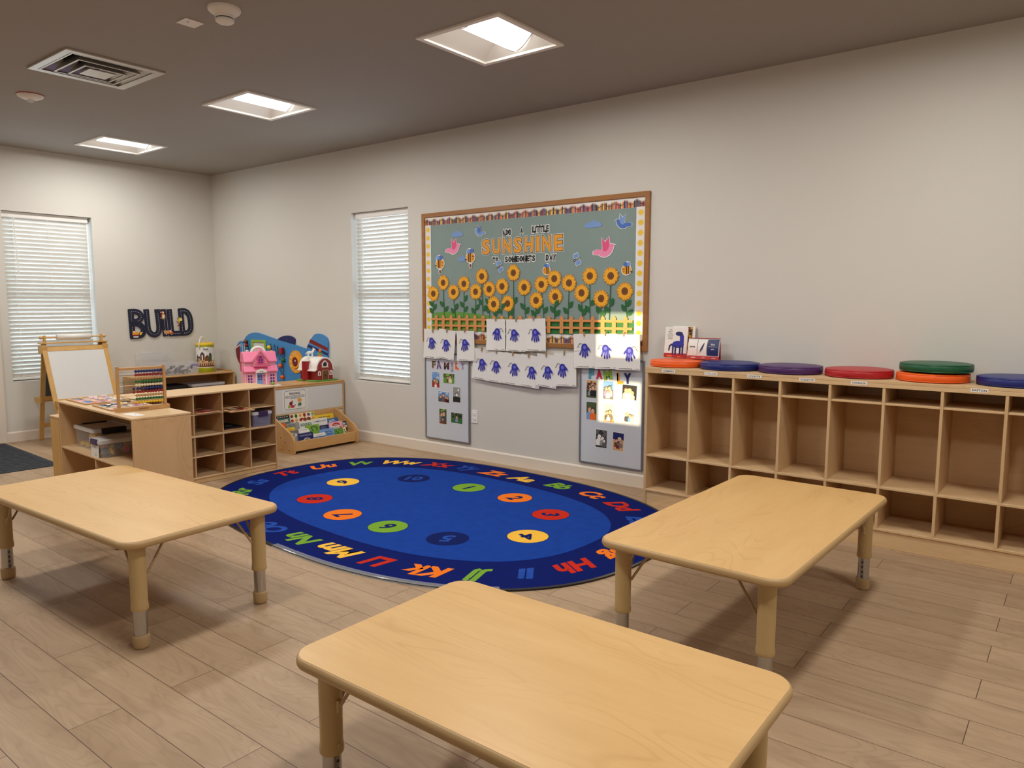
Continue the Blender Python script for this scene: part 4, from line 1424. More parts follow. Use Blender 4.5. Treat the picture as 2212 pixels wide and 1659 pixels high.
# ================================================================== whiteboards with family photos
def wboard(label, x0, z0, x1, z1):
    o = art('whiteboard', label, 'whiteboard', (x0 + x1) / 2, z0, 0, 'tall narrow whiteboards under the bulletin board')
    M = WA @ Matrix.Translation((-(x0 + x1) / 2, -z0, 0))
    b = MB(M); b.ring(rrect(x0, z0, x1, z1, .006, 3), rrect(x0 + .014, z0 + .014, x1 - .014, z1 - .014, .002, 3), 0, .017, 'aluminium'); b.build('frame', o, bevel=.002)
    b = MB(M); b.box(x0 + .01, z0 + .01, 0, x1 - .01, z1 - .01, .011, 'whiteboard'); b.build('writing_surface', o)
wboard('tall narrow whiteboard with six photos left of the wall outlet', 3.747, .138, 4.327, .985)
wboard('tall narrow whiteboard with eight photos beside the cubby shelves', 5.547, .135, 6.140, 1.015)

def person(b, u, v, s, shirt, skin, hair, w):
    """tiny printed figure, head and shoulders or full, base at (u,v)"""
    b.flat([(u - .34 * s, v), (u + .34 * s, v), (u + .36 * s, v + .45 * s), (u + .22 * s, v + .66 * s), (u - .22 * s, v + .66 * s), (u - .36 * s, v + .45 * s)], w, shirt)
    b.dot(u, v + .90 * s, .255 * s, w + .00006, hair, 12)
    b.dot(u, v + .84 * s, .195 * s, w + .00012, skin, 12, ry=.22 * s)
def photo(label, x, z, w, h, ang, sky, ground, hz, people, extra=()):
    o = art('photo_print', label, 'photo', x, z, .0115, 'family photos on the whiteboards')
    M = WA @ Matrix.Rotation(math.radians(ang), 4, 'Z')
    b = MB(M); b.prism(rect(-w / 2, -h / 2, w / 2, h / 2), 0, .0006, 'white'); b.build('print_paper', o)
    p = MB(M)
    mrg = .004
    u0, u1, v0, v1 = -w / 2 + mrg, w / 2 - mrg, -h / 2 + mrg, h / 2 - mrg
    hh = v0 + (v1 - v0) * hz
    p.flat(rect(u0, hh, u1, v1), .0008, sky); p.flat(rect(u0, v0, u1, hh), .0008, ground)
    r2 = random.Random(int(x * 997 + z * 131))
    for m, n, (a0, b0, a1, b1), rr in extra:
        for k in range(n):
            p.dot(max(u0 + rr, min(u1 - rr, u0 + (u1 - u0) * r2.uniform(a0, a1))), max(v0 + rr, min(v1 - rr, v0 + (v1 - v0) * r2.uniform(b0, b1))), rr * r2.uniform(.5, 1), .0009 + k * .000008, m, 9)
    for k, (fu, fv, s, shirt, skin, hair) in enumerate(people):
        uu, vv = u0 + (u1 - u0) * fu, v0 + (v1 - v0) * fv
        s2 = s * (v1 - v0)
        s2 = min(s2, (min(uu - u0, u1 - uu)) / .37)
        person(p, uu, vv, s2, shirt, skin, hair, .0011 + k * .00016)
    p.build('picture', o)
S1, S2 = 'skin', 'skin2'
photo('portrait photo of two people in red, top left on the left whiteboard', 3.890, .721, .107, .157, 0, 'skyblue', 'forest', .45, [(.35, .02, .50, 'red', S1, 'dark'), (.68, .0, .46, 'red', S1, 'dark'), (.5, .0, .30, 'white', S1, 'brown')], [('white', 5, (0, .5, 1, 1), .010)])
photo('landscape photo of people on green grass under the letters, left whiteboard', 4.064, .743, .152, .101, 0, 'forest', 'grass', .62, [(.42, .1, .55, 'brown', S1, 'brown'), (.62, .08, .66, 'cream', S1, 'dark')], [('lime', 8, (0, .6, 1, 1), .010)])
photo('landscape photo of a family group in dark clothes, left whiteboard', 3.994, .561, .152, .108, -1.5, 'skyblue', 'stone', .5, [(.22, .0, .58, 'slate', S1, 'dark'), (.48, .05, .72, 'shadegrey', S1, 'dark'), (.70, .0, .56, 'maroon', S1, 'brown'), (.86, .0, .5, 'dark', S1, 'dark')], [('white', 4, (0, .6, 1, 1), .012)])
photo('black and white portrait photo right of the group photo, left whiteboard', 4.164, .595, .103, .152, -1, 'grey', 'dark', .35, [(.5, .05, .52, 'dark', 'paper', 'dark')], [('paper', 1, (.68, .78, .72, .82), .014)])
photo('portrait photo of a standing couple in trees, bottom left on the left whiteboard', 3.982, .371, .103, .154, 0, 'forest', 'brown', .35, [(.35, .1, .60, 'stone', S1, 'brown'), (.62, .1, .66, 'slate', S1, 'dark'), (.5, .0, .34, 'brown', S1, 'dark')], [('lime', 10, (0, .5, 1, 1), .010)])
photo('landscape photo of a person under trees, bottom right on the left whiteboard', 4.162, .371, .154, .107, -1, 'forest', 'green', .45, [(.5, .12, .50, 'lavender', S1, 'grey')], [('dark', 8, (0, .6, 1, 1), .014), ('white', 2, (.3, .8, .5, .95), .012)])
photo('dark leafy portrait photo, top left on the right whiteboard', 5.660, .759, .106, .154, 0, 'sand', 'forest', .45, [(.40, .12, .42, 'grey', S1, 'dark'), (.66, .08, .56, 'dark', S1, 'dark')], [('brown', 14, (0, .4, 1, 1), .012), ('dark', 8, (0, .3, .5, .8), .012)])
photo('beach photo of a family in pink, top middle on the right whiteboard', 5.819, .760, .104, .153, 0, 'skyblue', 'stone', .55, [(.35, .15, .50, 'lavender', S1, 'brown'), (.62, .15, .54, 'palepink', S1, 'dark'), (.48, .05, .40, 'white', S1, 'brown')], [('teal', 8, (0, .6, 1, .8), .008)])
photo('square photo of three people in white on black, right whiteboard', 6.013, .757, .137, .124, -2, 'dark', 'dark', .5, [(.26, .0, .70, 'cream', S1, 'brown'), (.50, .0, .68, 'white', S1, 'sand'), (.70, .0, .52, 'cream', S1, 'sand')], [])
photo('portrait photo of a person in orange, middle left on the right whiteboard', 5.662, .577, .105, .154, 0, 'forest', 'brown', .4, [(.35, .02, .74, 'skyblue', S1, 'brown'), (.64, .0, .60, 'orange', S1, 'dark')], [('dark', 4, (.1, .2, .6, .6), .015)])
photo('portrait photo with lettering over a family, centre of the right whiteboard', 5.826, .573, .108, .155, 0, 'cream', 'sand', .35, [(.36, .12, .46, 'shadegrey', S1, 'dark'), (.62, .14, .50, 'stone', S1, 'dark'), (.48, .06, .34, 'white', S1, 'brown')], [('orange', 6, (.4, .0, 1, .15), .008)])
photo('cropped photo of a man in grey with two children, right whiteboard', 6.018, .575, .106, .118, 0, 'paper', 'paper', .3, [(.26, .0, .80, 'slate', S1, 'skin'), (.56, .0, .52, 'skyblue', S1, 'dark'), (.76, .0, .50, 'palepink', S1, 'dark')], [])
photo('black and white photo, bottom left on the right whiteboard', 5.760, .356, .113, .154, -1.5, 'shadegrey', 'dark', .5, [(.32, .1, .60, 'paper', 'paper', 'dark'), (.62, .1, .50, 'grey', 'paper', 'dark'), (.78, .05, .40, 'shadegrey', 'paper', 'dark')], [('dark', 10, (0, .5, 1, 1), .012)])
photo('photo of a group on sand under deep blue sky, lowest on the right whiteboard', 5.918, .348, .108, .156, -2.5, 'navy', 'sand', .62, [(.35, .2, .40, 'brown', S1, 'dark'), (.62, .24, .46, 'slate', S1, 'cream'), (.5, .12, .32, 'maroon', S2, 'dark'), (.75, .2, .34, 'stone', S1, 'dark')], [])

def mletter(c, label, x, z, h, wd, mats, ang=0.0, bold=.05):
    o = art('cutout_letter', label, 'letter', x, z, .0115, 'family letters on the whiteboards')
    b = MB(WA)
    if len(mats) > 1:
        b.text(c, 0, 0, 0, mats[1], h=h + .012, wd=wd + .012, bold=bold + .03, ang=math.radians(ang), thick=.001)
        b.text(c, 0, 0, .0013, mats[0], h=h, wd=wd, bold=bold, ang=math.radians(ang))
        r2 = random.Random(ord(c))
        for k in range(5):
            b.dot(r2.uniform(-.2, .2) * wd, r2.uniform(-.4, .4) * h, .004, .0015 + k * .00002, mats[2], 8)
    else:
        b.text(c, 0, 0, 0, mats[0], h=h, wd=wd, bold=bold, ang=math.radians(ang), thick=.003)
    b.build('letter_shape', o)
LB = 'letter %s of the patterned word FAMILY, left whiteboard'
mletter('F', LB % 'F', 3.868, .868, .068, .048, ('forest', 'palepink', 'tan'))
mletter('A', LB % 'A', 3.934, .868, .070, .056, ('purple', 'lavender', 'cream'), 4)
mletter('M', LB % 'M', 4.035, .862, .066, .066, ('dark', 'palepink', 'tan'))
mletter('I', LB % 'I', 4.107, .852, .072, .018, ('grey', 'lavender', 'white'), 2)
mletter('L', LB % 'L', 4.170, .872, .070, .046, ('orange', 'palepink', 'maroon'), -2)
mletter('Y', LB % 'Y', 4.241, .874, .070, .056, ('lavender', 'cream', 'purple'), -8)
LB = '%s letter %s of the coloured word FAMILY, right whiteboard'
mletter('F', LB % ('teal', 'F'), 5.658, .884, .084, .052, ('tealblue',), -3, .07)
mletter('A', LB % ('red', 'A'), 5.732, .886, .078, .058, ('crimson',), 3, .07)
mletter('M', LB % ('green', 'M'), 5.812, .884, .082, .080, ('lime',), 12, .07)
mletter('I', LB % ('yellow', 'I'), 5.903, .880, .078, .014, ('yellow',), 4, .05)
mletter('L', LB % ('yellow', 'L'), 5.926, .862, .090, .054, ('gold',), 5, .06)
mletter('Y', LB % ('navy', 'Y'), 5.994, .866, .086, .068, ('navy',), 3, .07)

# ================================================================== corner furniture
def boards(t, origin, lst, bevel=.002):
    """lst of (name, box, material); boxes in thing coordinates"""
    for nm, q, m in lst:
        b = MB(); b.box(*q, m); b.build(nm, t, bevel=bevel, seg=1)

# twenty-cube storage unit facing the rug
t = thing('cube_storage', 'birch cube storage unit with four rows of open cubes beside the rug', 'cube storage', (2.85, -2.568, 0))
W, D = 1.193, .41
L = [('side_panel', (0, 0, 0, D, .012, .722), 'maple_panel'), ('side_panel', (0, W - .012, 0, D, W, .722), 'maple_panel'), ('top_board', (-.003, -.002, .722, D + .003, W + .002, .736), 'birch_y'),
     ('back_panel', (.0, .012, .04, .006, W - .012, .722), 'maple_panel'), ('kick_board', (D - .03, .012, .0, D - .012, W - .012, .040), 'birch_y')]
for z0, z1 in ((.040, .052), (.213, .222), (.378, .394), (.557, .566)):
    L.append(('shelf_board', (.006, .012, z0, D - (.001 if z1 != .394 else -.002), W - .012, z1), 'birch_y'))
rows = [(.052, .213), (.222, .378), (.394, .557), (.566, .722)]
for i in range(1, 5):
    for z0, z1 in rows:
        L.append(('divider', (.006, W - .007 - i * .2495 - .006, z0, D - .002, W - .007 - i * .2495 + .006, z1), 'maple_panel'))
boards(t, None, L)

def tote(name, label, x, y, z, w, d, h, rot, body, lid, latch, latch_ends='y', lw=.085):
    """clear lidded storage bin, origin at its base centre"""
    t = thing(name, label, 'storage bin', (x, y, z), rot)
    k = .90
    b = MB()
    O0 = rrect(-w / 2 * k, -d / 2 * k, w / 2 * k, d / 2 * k, .02, 4); O1 = rrect(-w / 2 * .97, -d / 2 * .97, w / 2 * .97, d / 2 * .97, .022, 4)
    I0 = rrect(-w / 2 * k + .003, -d / 2 * k + .003, w / 2 * k - .003, d / 2 * k - .003, .018, 4); I1 = rrect(-w / 2 * .97 + .003, -d / 2 * .97 + .003, w / 2 * .97 - .003, d / 2 * .97 - .003, .02, 4)
    n = len(O0)
    v = [(p[0], p[1], 0.0) for p in O0] + [(p[0], p[1], h) for p in O1] + [(p[0], p[1], .003) for p in I0] + [(p[0], p[1], h) for p in I1]
    f = [(i, (i + 1) % n, n + (i + 1) % n, n + i) for i in range(n)] + [(2 * n + (i + 1) % n, 2 * n + i, 3 * n + i, 3 * n + (i + 1) % n) for i in range(n)]
    f += [(n + i, n + (i + 1) % n, 3 * n + (i + 1) % n, 3 * n + i) for i in range(n)] + [tuple(range(n))[::-1], tuple(range(2 * n, 3 * n))]
    b.add(v, f, body); b.build('bin_body', t)
    if lid:
        l = MB()
        l.prism(rrect(-w / 2, -d / 2, w / 2, d / 2, .024, 5), h - .010, h + .010, lid)
        l.ring(rrect(-w / 2 + .004, -d / 2 + .004, w / 2 - .004, d / 2 - .004, .022, 5), rrect(-w / 2 + .022, -d / 2 + .022, w / 2 - .022, d / 2 - .022, .012, 5), h + .010, h + .016, lid)
        l.build('bin_lid', t, bevel=.002)
    if latch:
        for s in (-1, 1):
            q = MB()
            if latch_ends == 'y':
                q.box(-.055, s * d / 2 - .012, h - .020, .055, s * (d / 2) + .006 * s, h + .018, latch) if s > 0 else q.box(-.055, -d / 2 - .006, h - .020, .055, -d / 2 + .012, h + .018, latch)
            else:
                q.box(w / 2 - .03, -lw, h - .026, w / 2 + .006, lw, h + .018, latch) if s > 0 else q.box(-w / 2 - .006, -lw, h - .026, -w / 2 + .03, lw, h + .018, latch)
            q.build('latch', t, bevel=.004)
    return t
tote('storage_bin', 'grey clear bin with purple latch in the cube unit, second row right end', 3.13, -1.505, .395, .26, .195, .112, math.radians(0), 'bin_grey', 'bin_lid', 'latch', 'x', .045)
tote('storage_bin', 'small white lidded bin in the cube unit, mostly hidden behind the low shelf end', 3.13, -2.27, .2225, .26, .19, .075, 0, 'bin_grey', 'bin_lid', None)
def puzzle_tray(label, x, y, z, w, d, rot, cols, seed):
    t = thing('puzzle_board', label, 'puzzle', (x, y, z), rot)
    b = MB(); b.box(-w / 2, -d / 2, 0, w / 2, d / 2, .004, 'tan'); b.ring(rect(-w / 2, -d / 2, w / 2, d / 2), rect(-w / 2 + .018, -d / 2 + .018, w / 2 - .018, d / 2 - .018), .004, .010, 'tan'); b.build('tray', t, bevel=.001, seg=1)
    r2 = random.Random(seed)
    p = MB()
    nx, ny = 4, 3
    a, c = (w - .04) / nx, (d - .04) / ny
    k = 0
    for i in range(nx):
        for j in range(ny):
            u, v = -w / 2 + .02 + (i + .5) * a, -d / 2 + .02 + (j + .5) * c
            p.flat(rect(u - a * .48, v - c * .48, u + a * .48, v + c * .48), .0045, r2.choice(cols))
            p.dot(u + r2.uniform(-.3, .3) * a, v + r2.uniform(-.3, .3) * c, min(a, c) * .22, .0048 + k * .00002, r2.choice(cols), 8); k += 1
    p.build('printed_picture', t)
    return t
puzzle_tray('red puzzle board lying in the top row of the cube unit', 3.13, -2.01, .5665, .28, .205, 0, ['maroon', 'red', 'pink', 'tan'], 1)
puzzle_tray('tan puzzle board jutting out of the top row of the cube unit', 3.25, -1.765, .5665, .30, .21, math.radians(-7), ['sand', 'brown', 'cream', 'maroon'], 2)
t = thing('black_puzzle_board', 'black board with tan edge in the second row of the cube unit', 'puzzle', (3.10, -1.765, .3945), math.radians(2))
b = MB(); b.box(-.13, -.10, 0, .13, .10, .010, 'tan'); b.build('tray', t); b = MB(); b.box(-.12, -.09, .010, .12, .09, .022, 'dark'); b.box(-.02, -.03, .022, .05, .03, .026, 'slate'); b.build('dark_inset', t)

# long low shelf with bins, standing across the end of the cube unit
LR = math.radians(-2.66)
t = thing('low_shelf', 'low birch shelf with a plain end panel, puzzles and an abacus on top', 'shelf', (4.168, -3.03, 0), LR)
W, D = 1.292, .378
def ls(nm, x0, y0, z0, x1, y1, z1, m, bv=.002):
    b = MB(); b.box(x0, y0, z0, x1, y1, z1, m); return b.build(nm, t, bevel=bv, seg=1)
ls('end_panel', -.014, 0, 0, 0, D, .721, 'maple_panel')
ls('end_panel', -W, 0, 0, -W + .014, D, .721, 'maple_panel')
ls('top_board', -W - .003, -.003, .721, .003, D + .002, .735, 'birch_x')
ls('back_panel', -W + .014, D - .008, .06, -.014, D, .721, 'maple_panel')
ls('shelf_board', -W + .014, 0.002, .385, -.014, D - .008, .398, 'birch_x')
ls('bottom_board', -W + .014, 0.002, .06, -.014, D - .008, .073, 'birch_x')
ls('divider', -W * .5 - .007, .004, .073, -W * .5 + .007, D - .008, .385, 'maple_panel')
ls('kick_board', -W + .014, .02, 0, -.014, .034, .06, 'birch_x')
s_ = MB(Matrix.Translation((-.17, .085, .7352)) @ Matrix.Rotation(math.radians(6), 4, 'Z')); s_.flat(rrect(-.085, -.035, .085, .035, .02), .0002, 'paper'); s_.line([(-.05, -.02), (-.01, .015), (.03, -.01), (.06, .01)], .003, .0005, 'grey')
s_.build('worn_sticker', t)
def on_low(x, y, z):
    c, s = math.cos(LR), math.sin(LR)
    return (4.168 + c * x - s * y, -3.03 + s * x + c * y, z)
p = on_low(-1.03, .21, .3985)
tote('storage_bin', 'clear bin of yellow blocks with dark handles, further in on the low shelf', p[0], p[1], p[2], .38, .29, .145, LR, 'bin_clear', 'bin_lid', 'latch_dark', 'x')
r2 = random.Random(4)
yb = None
for i in range(16):
    ang = r2.uniform(0, 3)
    lp = (-1.03 + (-.12 + .08 * (i % 4)) + r2.uniform(-.008, .008), .21 + (-.075 + .05 * ((i // 4) % 4)), .403 + .036 * ((i * 7) % 3) * (1 if i > 1 else 0) + .001)
    if yb is None:
        yb = thing('yellow_block', 'chunky yellow toy block inside the clear bin on the low shelf', 'toy block', on_low(*lp), ang, 'yellow blocks in the bin')
        b = MB(); b.box(-.036, -.022, 0, .036, .022, .030, 'yellow'); b.build('block_body', yb, bevel=.003)
        for u in (-.014, .014):
            b = MB(Matrix.Translation((u, 0, 0))); b.lathe([(.008, .030), (.008, .034), (.001, .0345)], 'yellow', 10); b.build('stud', yb)
    else:
        dup(yb, on_low(*lp), ang)
p = on_low(-.672, .175, .3985)
tb = tote('storage_bin', 'clear bin of toy gears with purple latch and white label, nearer on the low shelf', p[0], p[1], p[2], .205, .33, .105, LR, 'bin_clear', 'bin_lid', 'latch', 'y')
b = MB(frame((0, -.1585, .045), (1, 0, 0), (0, .03, 1))); b.flat(rect(-.065, -.045, .07, .045), .0022, 'paper'); b.line([(-.01, .02), (.0, .03), (.01, .015)], .006, .0026, 'grey'); b.flat(rect(.0, -.025, .03, -.022), .0026, 'grey'); b.flat(rect(.0, -.035, .04, -.032), .0026, 'grey'); b.build('bin_label', tb)
GC = ['gear_blue', 'gear_blue', 'yellow', 'orange', 'gear_blue', 'yellow', 'pink', 'lime', 'red', 'yellow', 'gear_blue', 'cream']
for i, m in enumerate(GC):
    lx = -.672 + (-.05 if i % 2 else .05) + r2.uniform(-.006, .006)
    ly = .175 - .115 + .046 * (i // 2)
    g = thing('toy_gear', 'plastic toy gear in the clear bin with the purple latch', 'toy gear', on_low(lx, ly, .403 + (.03 if i in (4, 9) else 0)), r2.uniform(0, 3), 'toy gears in the bin')
    b = MB(Matrix.Translation((0, 0, .030)) @ Matrix.Rotation(math.radians(r2.uniform(50, 85)), 4, 'X'))
    P = []
    for k in range(20):
        r = .027 if (k // 1) % 2 else .021
        P.append((r * math.cos(2 * PI * k / 20), r * math.sin(2 * PI * k / 20)))
    b.prism(P, -.008, .008, m); b.build('gear_wheel', g)
    b = MB(b.M); b.lathe([(.008, .008), (.008, .013), (.004, .013)], m, 10); b.build('gear_hub', g)

PZ = ['lightpink', 'skyblue', 'sand', 'cream', 'grey', 'bluepaper', 'palepink']
def loose(label, n, cx, cy, z, w, d, rot, seed, grp):
    r3 = random.Random(seed)
    c, s = math.cos(rot), math.sin(rot)
    for i in range(n):
        u, v = (-.5 + (i % 4 + .5) / 4) * w + r3.uniform(-.015, .015), (-.5 + (i // 4 + .5) / ((n + 3) // 4)) * d + r3.uniform(-.015, .015)
        o = thing('puzzle_piece', label, 'puzzle piece', (cx + c * u - s * v, cy + s * u + c * v, z + .0005), r3.uniform(0, 6), grp)
        a = r3.uniform(.018, .028)
        P = [(-a, -a * .7), (-a * .2, -a * .7), (0, -a * 1.1), (a * .25, -a * .7), (a, -a * .7), (a, -.2 * a), (a * 1.35, 0), (a, a * .25), (a, a * .8), (a * .2, a * .75), (0, a * .5), (-a * .25, a * .8), (-a, a * .7)]
        M = Matrix.Translation((0, 0, .001)) @ Matrix.Rotation(r3.uniform(-.10, .10), 4, 'X')
        b = MB(M); b.prism(P, .002, .009, r3.choice(['white', 'paper', 'cream', 'dark', 'tan'])); b.build('piece_body', o)
        b = MB(M); b.flat([(p_[0] * .7, p_[1] * .7) for p_ in P], .0093, r3.choice(['dark', 'white', 'stone', 'yellow', 'sand'])); b.build('printed_face', o)
p = on_low(-1.085, .205, .7352)
puzzle_tray('puzzle board with loose pieces on the low shelf, end nearest the easel', p[0], p[1], p[2], .40, .31, LR + math.radians(-1), PZ, 5)
loose('loose puzzle piece on the puzzle board nearest the easel', 12, p[0], p[1], p[2] + .010, .34, .25, LR, 6, 'pieces on the puzzle board by the easel')
p = on_low(-.605, .195, .7352)
puzzle_tray('puzzle board with loose pieces on the low shelf, partly behind the abacus', p[0], p[1], p[2], .38, .29, LR + math.radians(-3), PZ, 8)
loose('loose puzzle piece on the puzzle board behind the abacus', 12, p[0], p[1], p[2] + .010, .32, .23, LR, 9, 'pieces on the puzzle board behind the abacus')

# abacus
t = thing('abacus', 'wooden abacus with ten rods of coloured beads on the low shelf', 'abacus', (3.825, -2.797, .7355), math.radians(-7.4))
b = MB(); b.prism(rrect(-.028, -.172, .028, .172, .008, 3), 0, .026, 'abacus_wood'); b.build('base', t, bevel=.003)
for s in (-1, 1):
    b = MB(); b.box(-.012, s * .148 - .009, .026, .012, s * .148 + .009, .302, 'abacus_wood'); b.build('post', t, bevel=.004)
b = MB(); b.box(-.010, -.139, .274, .010, .139, .292, 'abacus_wood'); b.build('top_bar', t, bevel=.003)
s_ = MB(frame((.0283, 0, .013), (0, 1, 0), (0, 0, 1)));
for k in range(9):
    s_.flat(rect(-.032 + k * .0072, -.004, -.032 + k * .0072 + .0045, .003 + .002 * (k % 2)), .0003, 'brown')
s_.build('printed_mark', t)
BC = ['vinyl_blue', 'barnred', 'tan', 'green', 'cream', 'vinyl_blue', 'barnred', 'tan', 'green', 'yellow']
RC_ = ['steel', 'maroon', 'tan', 'green', 'cream', 'steel', 'maroon', 'tan', 'green', 'yellow']
proto_b = {}
for r_ in range(10):
    z = .262 - r_ * .0232
    b = MB(); b.tube([(0, -.141, z), (0, .141, z)], .0016, RC_[r_], 6); b.build('rod', t)
    for k in range(10):
        y = .1285 - k * .0178 - (.010 if (r_ in (5, 6) and k > 6 - (r_ == 6)) else 0) - (.008 if r_ in (5, 6) and k == 9 else 0)
        if BC[r_] in proto_b:
            o = proto_b[BC[r_]].copy(); COL.objects.link(o)
        else:
            b = MB(); b.ball((0, 0, 0), .0096, BC[r_], 14, 9); o = b.build('bead', t); proto_b[BC[r_]] = o
        o.parent = t; o.location = (0, y, z)

# narrow wooden cabinet at the far end of the low shelf
t = thing('wooden_cabinet', 'low narrow wooden cabinet standing at the far end of the low shelf', 'cabinet', (2.70, -2.965, 0))
boards(t, None, [('front_panel', (0, 0, 0, .155, .014, .598), 'honey_wood'), ('side_panel', (0, .014, 0, .014, .30, .598), 'honey_wood'), ('side_panel', (.141, .014, 0, .155, .30, .598), 'honey_wood'),
                 ('back_panel', (.014, .286, 0, .141, .30, .598), 'honey_wood'), ('top_board', (-.003, -.003, .598, .157, .303, .612), 'birch_x')])

# ------------------------------------------------------------------ easel
t = thing('easel', 'wooden children\'s easel with a whiteboard and paper roll in front of the window', 'easel', (.36, -1.86, 0))
TOPZ = 1.035
def board(nm, P0, P1, wy, tx, m='honey_wood'):
    """flat bar between two points in the x-z plane at y, wy wide in y and tx thick"""
    a, e = Vector(P0), Vector(P1)
    d = (e - a).normalized(); nrm = Vector((-d.z, 0, d.x)) if abs(d.y) < .5 else Vector((1, 0, 0))
    sd_ = d.cross(nrm)
    v = []
    for q in (a, e):
        for i in (-1, 1):
            for j in (-1, 1):
                v.append(tuple(q + sd_ * (wy / 2 * i) + nrm * (tx / 2 * j)))
    b = MB(); b.add(v, [(0, 1, 3, 2), (4, 6, 7, 5), (0, 4, 5, 1), (2, 3, 7, 6), (0, 2, 6, 4), (1, 5, 7, 3)], m)
    return b.build(nm, t, bevel=.003, seg=1)
fx = lambda z: .02 + (TOPZ - z) * .385
rx = lambda z: -.02 - (TOPZ - z) * .225
hw = .298
for s in (-1, 1):
    board('front_leg', (fx(.0), s * hw * 1.0, 0.004), (fx(TOPZ), s * hw, TOPZ), .045, .018)
    board('rear_leg', (rx(.0), s * hw * .93, 0.004), (rx(TOPZ), s * hw * .93, TOPZ), .045, .018)
    b = MB(); b.box(-.055, s * hw - .026, TOPZ - .10, .055, s * hw + .026, TOPZ - .02, 'honey_wood'); b.build('hinge_block', t, bevel=.004)
def cross(nm, z, fn, th, h, m='honey_wood', off=0):
    return board(nm, (fn(z) + off, -hw, z), (fn(z) + off, hw, z), h, th, m)
for z, h in ((TOPZ - .055, .05), (.452, .05), (.16, .04)):
    b = MB(frame((fx(z), 0, z), (0, 1, 0), (-.385, 0, 1))); b.box(-hw + .02, -h / 2, -.008, hw - .02, h / 2, .008, 'honey_wood'); b.build('front_rail', t, bevel=.002)
    b = MB(frame((rx(z), 0, z), (0, 1, 0), (.225, 0, 1))); b.box(-hw * .93 + .02, -h / 2, -.008, hw * .93 - .02, h / 2, .008, 'honey_wood'); b.build('rear_rail', t, bevel=.002)
zm = (.475 + .960) / 2
b = MB(frame((fx(zm), 0, zm), (0, 1, 0), (-.385, 0, 1))); hh = (.960 - .475) / 2 * 1.07; b.box(-.279, -hh - .012, -.004, .279, hh + .012, .005, 'dryerase'); b.build('whiteboard_panel', t)
b = MB(frame((rx(zm), 0, zm), (0, 1, 0), (.225, 0, 1))); b.box(-.25, -hh - .012, -.004, .25, hh + .012, .004, 'slate'); b.build('chalkboard_panel', t)
b = MB(); b.box(-.045, -hw - .03, TOPZ, .05, hw + .03, TOPZ + .014, 'honey_wood'); b.build('top_shelf', t, bevel=.003)
for s, nm in ((1, 'front_tray'), (-1, 'rear_tray')):
    z = .425
    x = fx(z) if s > 0 else rx(z)
    b = MB(); b.box(min(x, x + s * .12), -hw + .03, z - .008, max(x, x + s * .12), hw - .03, z + .002, 'honey_wood'); b.box(x + s * .112 - .005, -hw + .03, z, x + s * .112 + .005, hw - .03, z + .04, 'honey_wood'); b.build(nm, t, bevel=.002)
    for q in (-1, 1):
        b = MB(frame((0, q * hw - .010, 0), (1, 0, 0), (0, 0, 1)))
        P = [(x - s * .03, z - .022), (x + s * .10, z - .022), (x + s * .125, z - .012), (x + s * .13, z + .010), (x + s * .115, z + .040), (x - s * .03, z + .040)]
        b.prism(P, -.02, .0, 'honey_wood'); b.build('tray_bracket', t, bevel=.003)
for s in (-1, 1):
    b = MB(); b.box(-.012, s * (hw - .02) - .012, TOPZ + .014, .018, s * (hw - .02) + .012, TOPZ + .085, 'honey_wood'); b.build('roll_bracket', t, bevel=.004)
    b = MB(); b.ball((.003, s * (hw + .012), TOPZ + .066), .020, 'birch_y', 14, 10); b.build('rod_ball', t)
b = MB(); b.tube([(.003, -hw, TOPZ + .066), (.003, hw, TOPZ + .066)], .009, 'birch_y', 12); b.build('paper_rod', t)
b = MB(frame((.003, -.16, TOPZ + .066), (1, 0, 0), (0, 0, -1))); b.lathe([(.012, 0), (.030, 0), (.030, .325), (.012, .325)], 'paper', 24); b.build('paper_roll', t)

# ------------------------------------------------------------------ corner shelf against the far wall
t = thing('corner_shelf', 'low honey coloured open shelf against the far wall under the BUILD sign', 'shelf', (.02, -1.22, 0))
W, D, HH = 1.185, .40, .606
boards(t, None, [('side_panel', (0, 0, 0, D, .016, HH - .016), 'maple_shelf'), ('side_panel', (0, W - .016, 0, D, W, HH - .016), 'maple_shelf'), ('top_board', (0, 0, HH - .016, D, W, HH), 'maple_shelf'),
                 ('back_panel', (0, .016, .05, .008, W - .016, HH - .016), 'maple_shelf'), ('shelf_board', (.008, .016, .315, D - .01, W - .016, .330), 'maple_shelf'), ('bottom_board', (.008, .016, .05, D - .01, W - .016, .065), 'maple_shelf'),
                 ('kick_board', (D - .05, .016, 0, D - .035, W - .016, .05), 'maple_shelf'), ('end_lip', (0, W - .014, HH, D * .85, W, HH + .018), 'maple_shelf')], .004)
tote('storage_bin', 'white lidded bin on the middle board of the corner shelf, right side', .23, -.36, .3305, .30, .44, .135, 0, 'bin_grey', 'bin_lid', None)
tote('storage_bin', 'dark bin with black lid on the corner shelf, left of the white lidded one', .23, -.80, .3305, .30, .36, .135, 0, 'dark', 'dark', None)
tc_ = tote('storage_bin', 'open clear bin of grey train pieces on top of the corner shelf', .265, -.735, .6065, .27, .55, .145, 0, 'bin_clear', None, None)
b = MB(frame((.132, .19, .112), (0, 1, 0), (.0, 0, 1))); b.flat(rect(-.045, -.012, .045, .012), .001, 'lavender'); b.build('bin_label', tc_)
t = thing('bin_lid', 'clear plastic bin lid leaning on the wall behind the open bin', 'lid', (.075, -.86, .6065))
M = frame((0, 0, 0), (0, 1, 0), (-.13, 0, 1))
b = MB(M); b.prism(rrect(-.215, 0, .215, .272, .03, 5), -.002, .001, 'bin_clear'); b.build('lid_sheet', t)
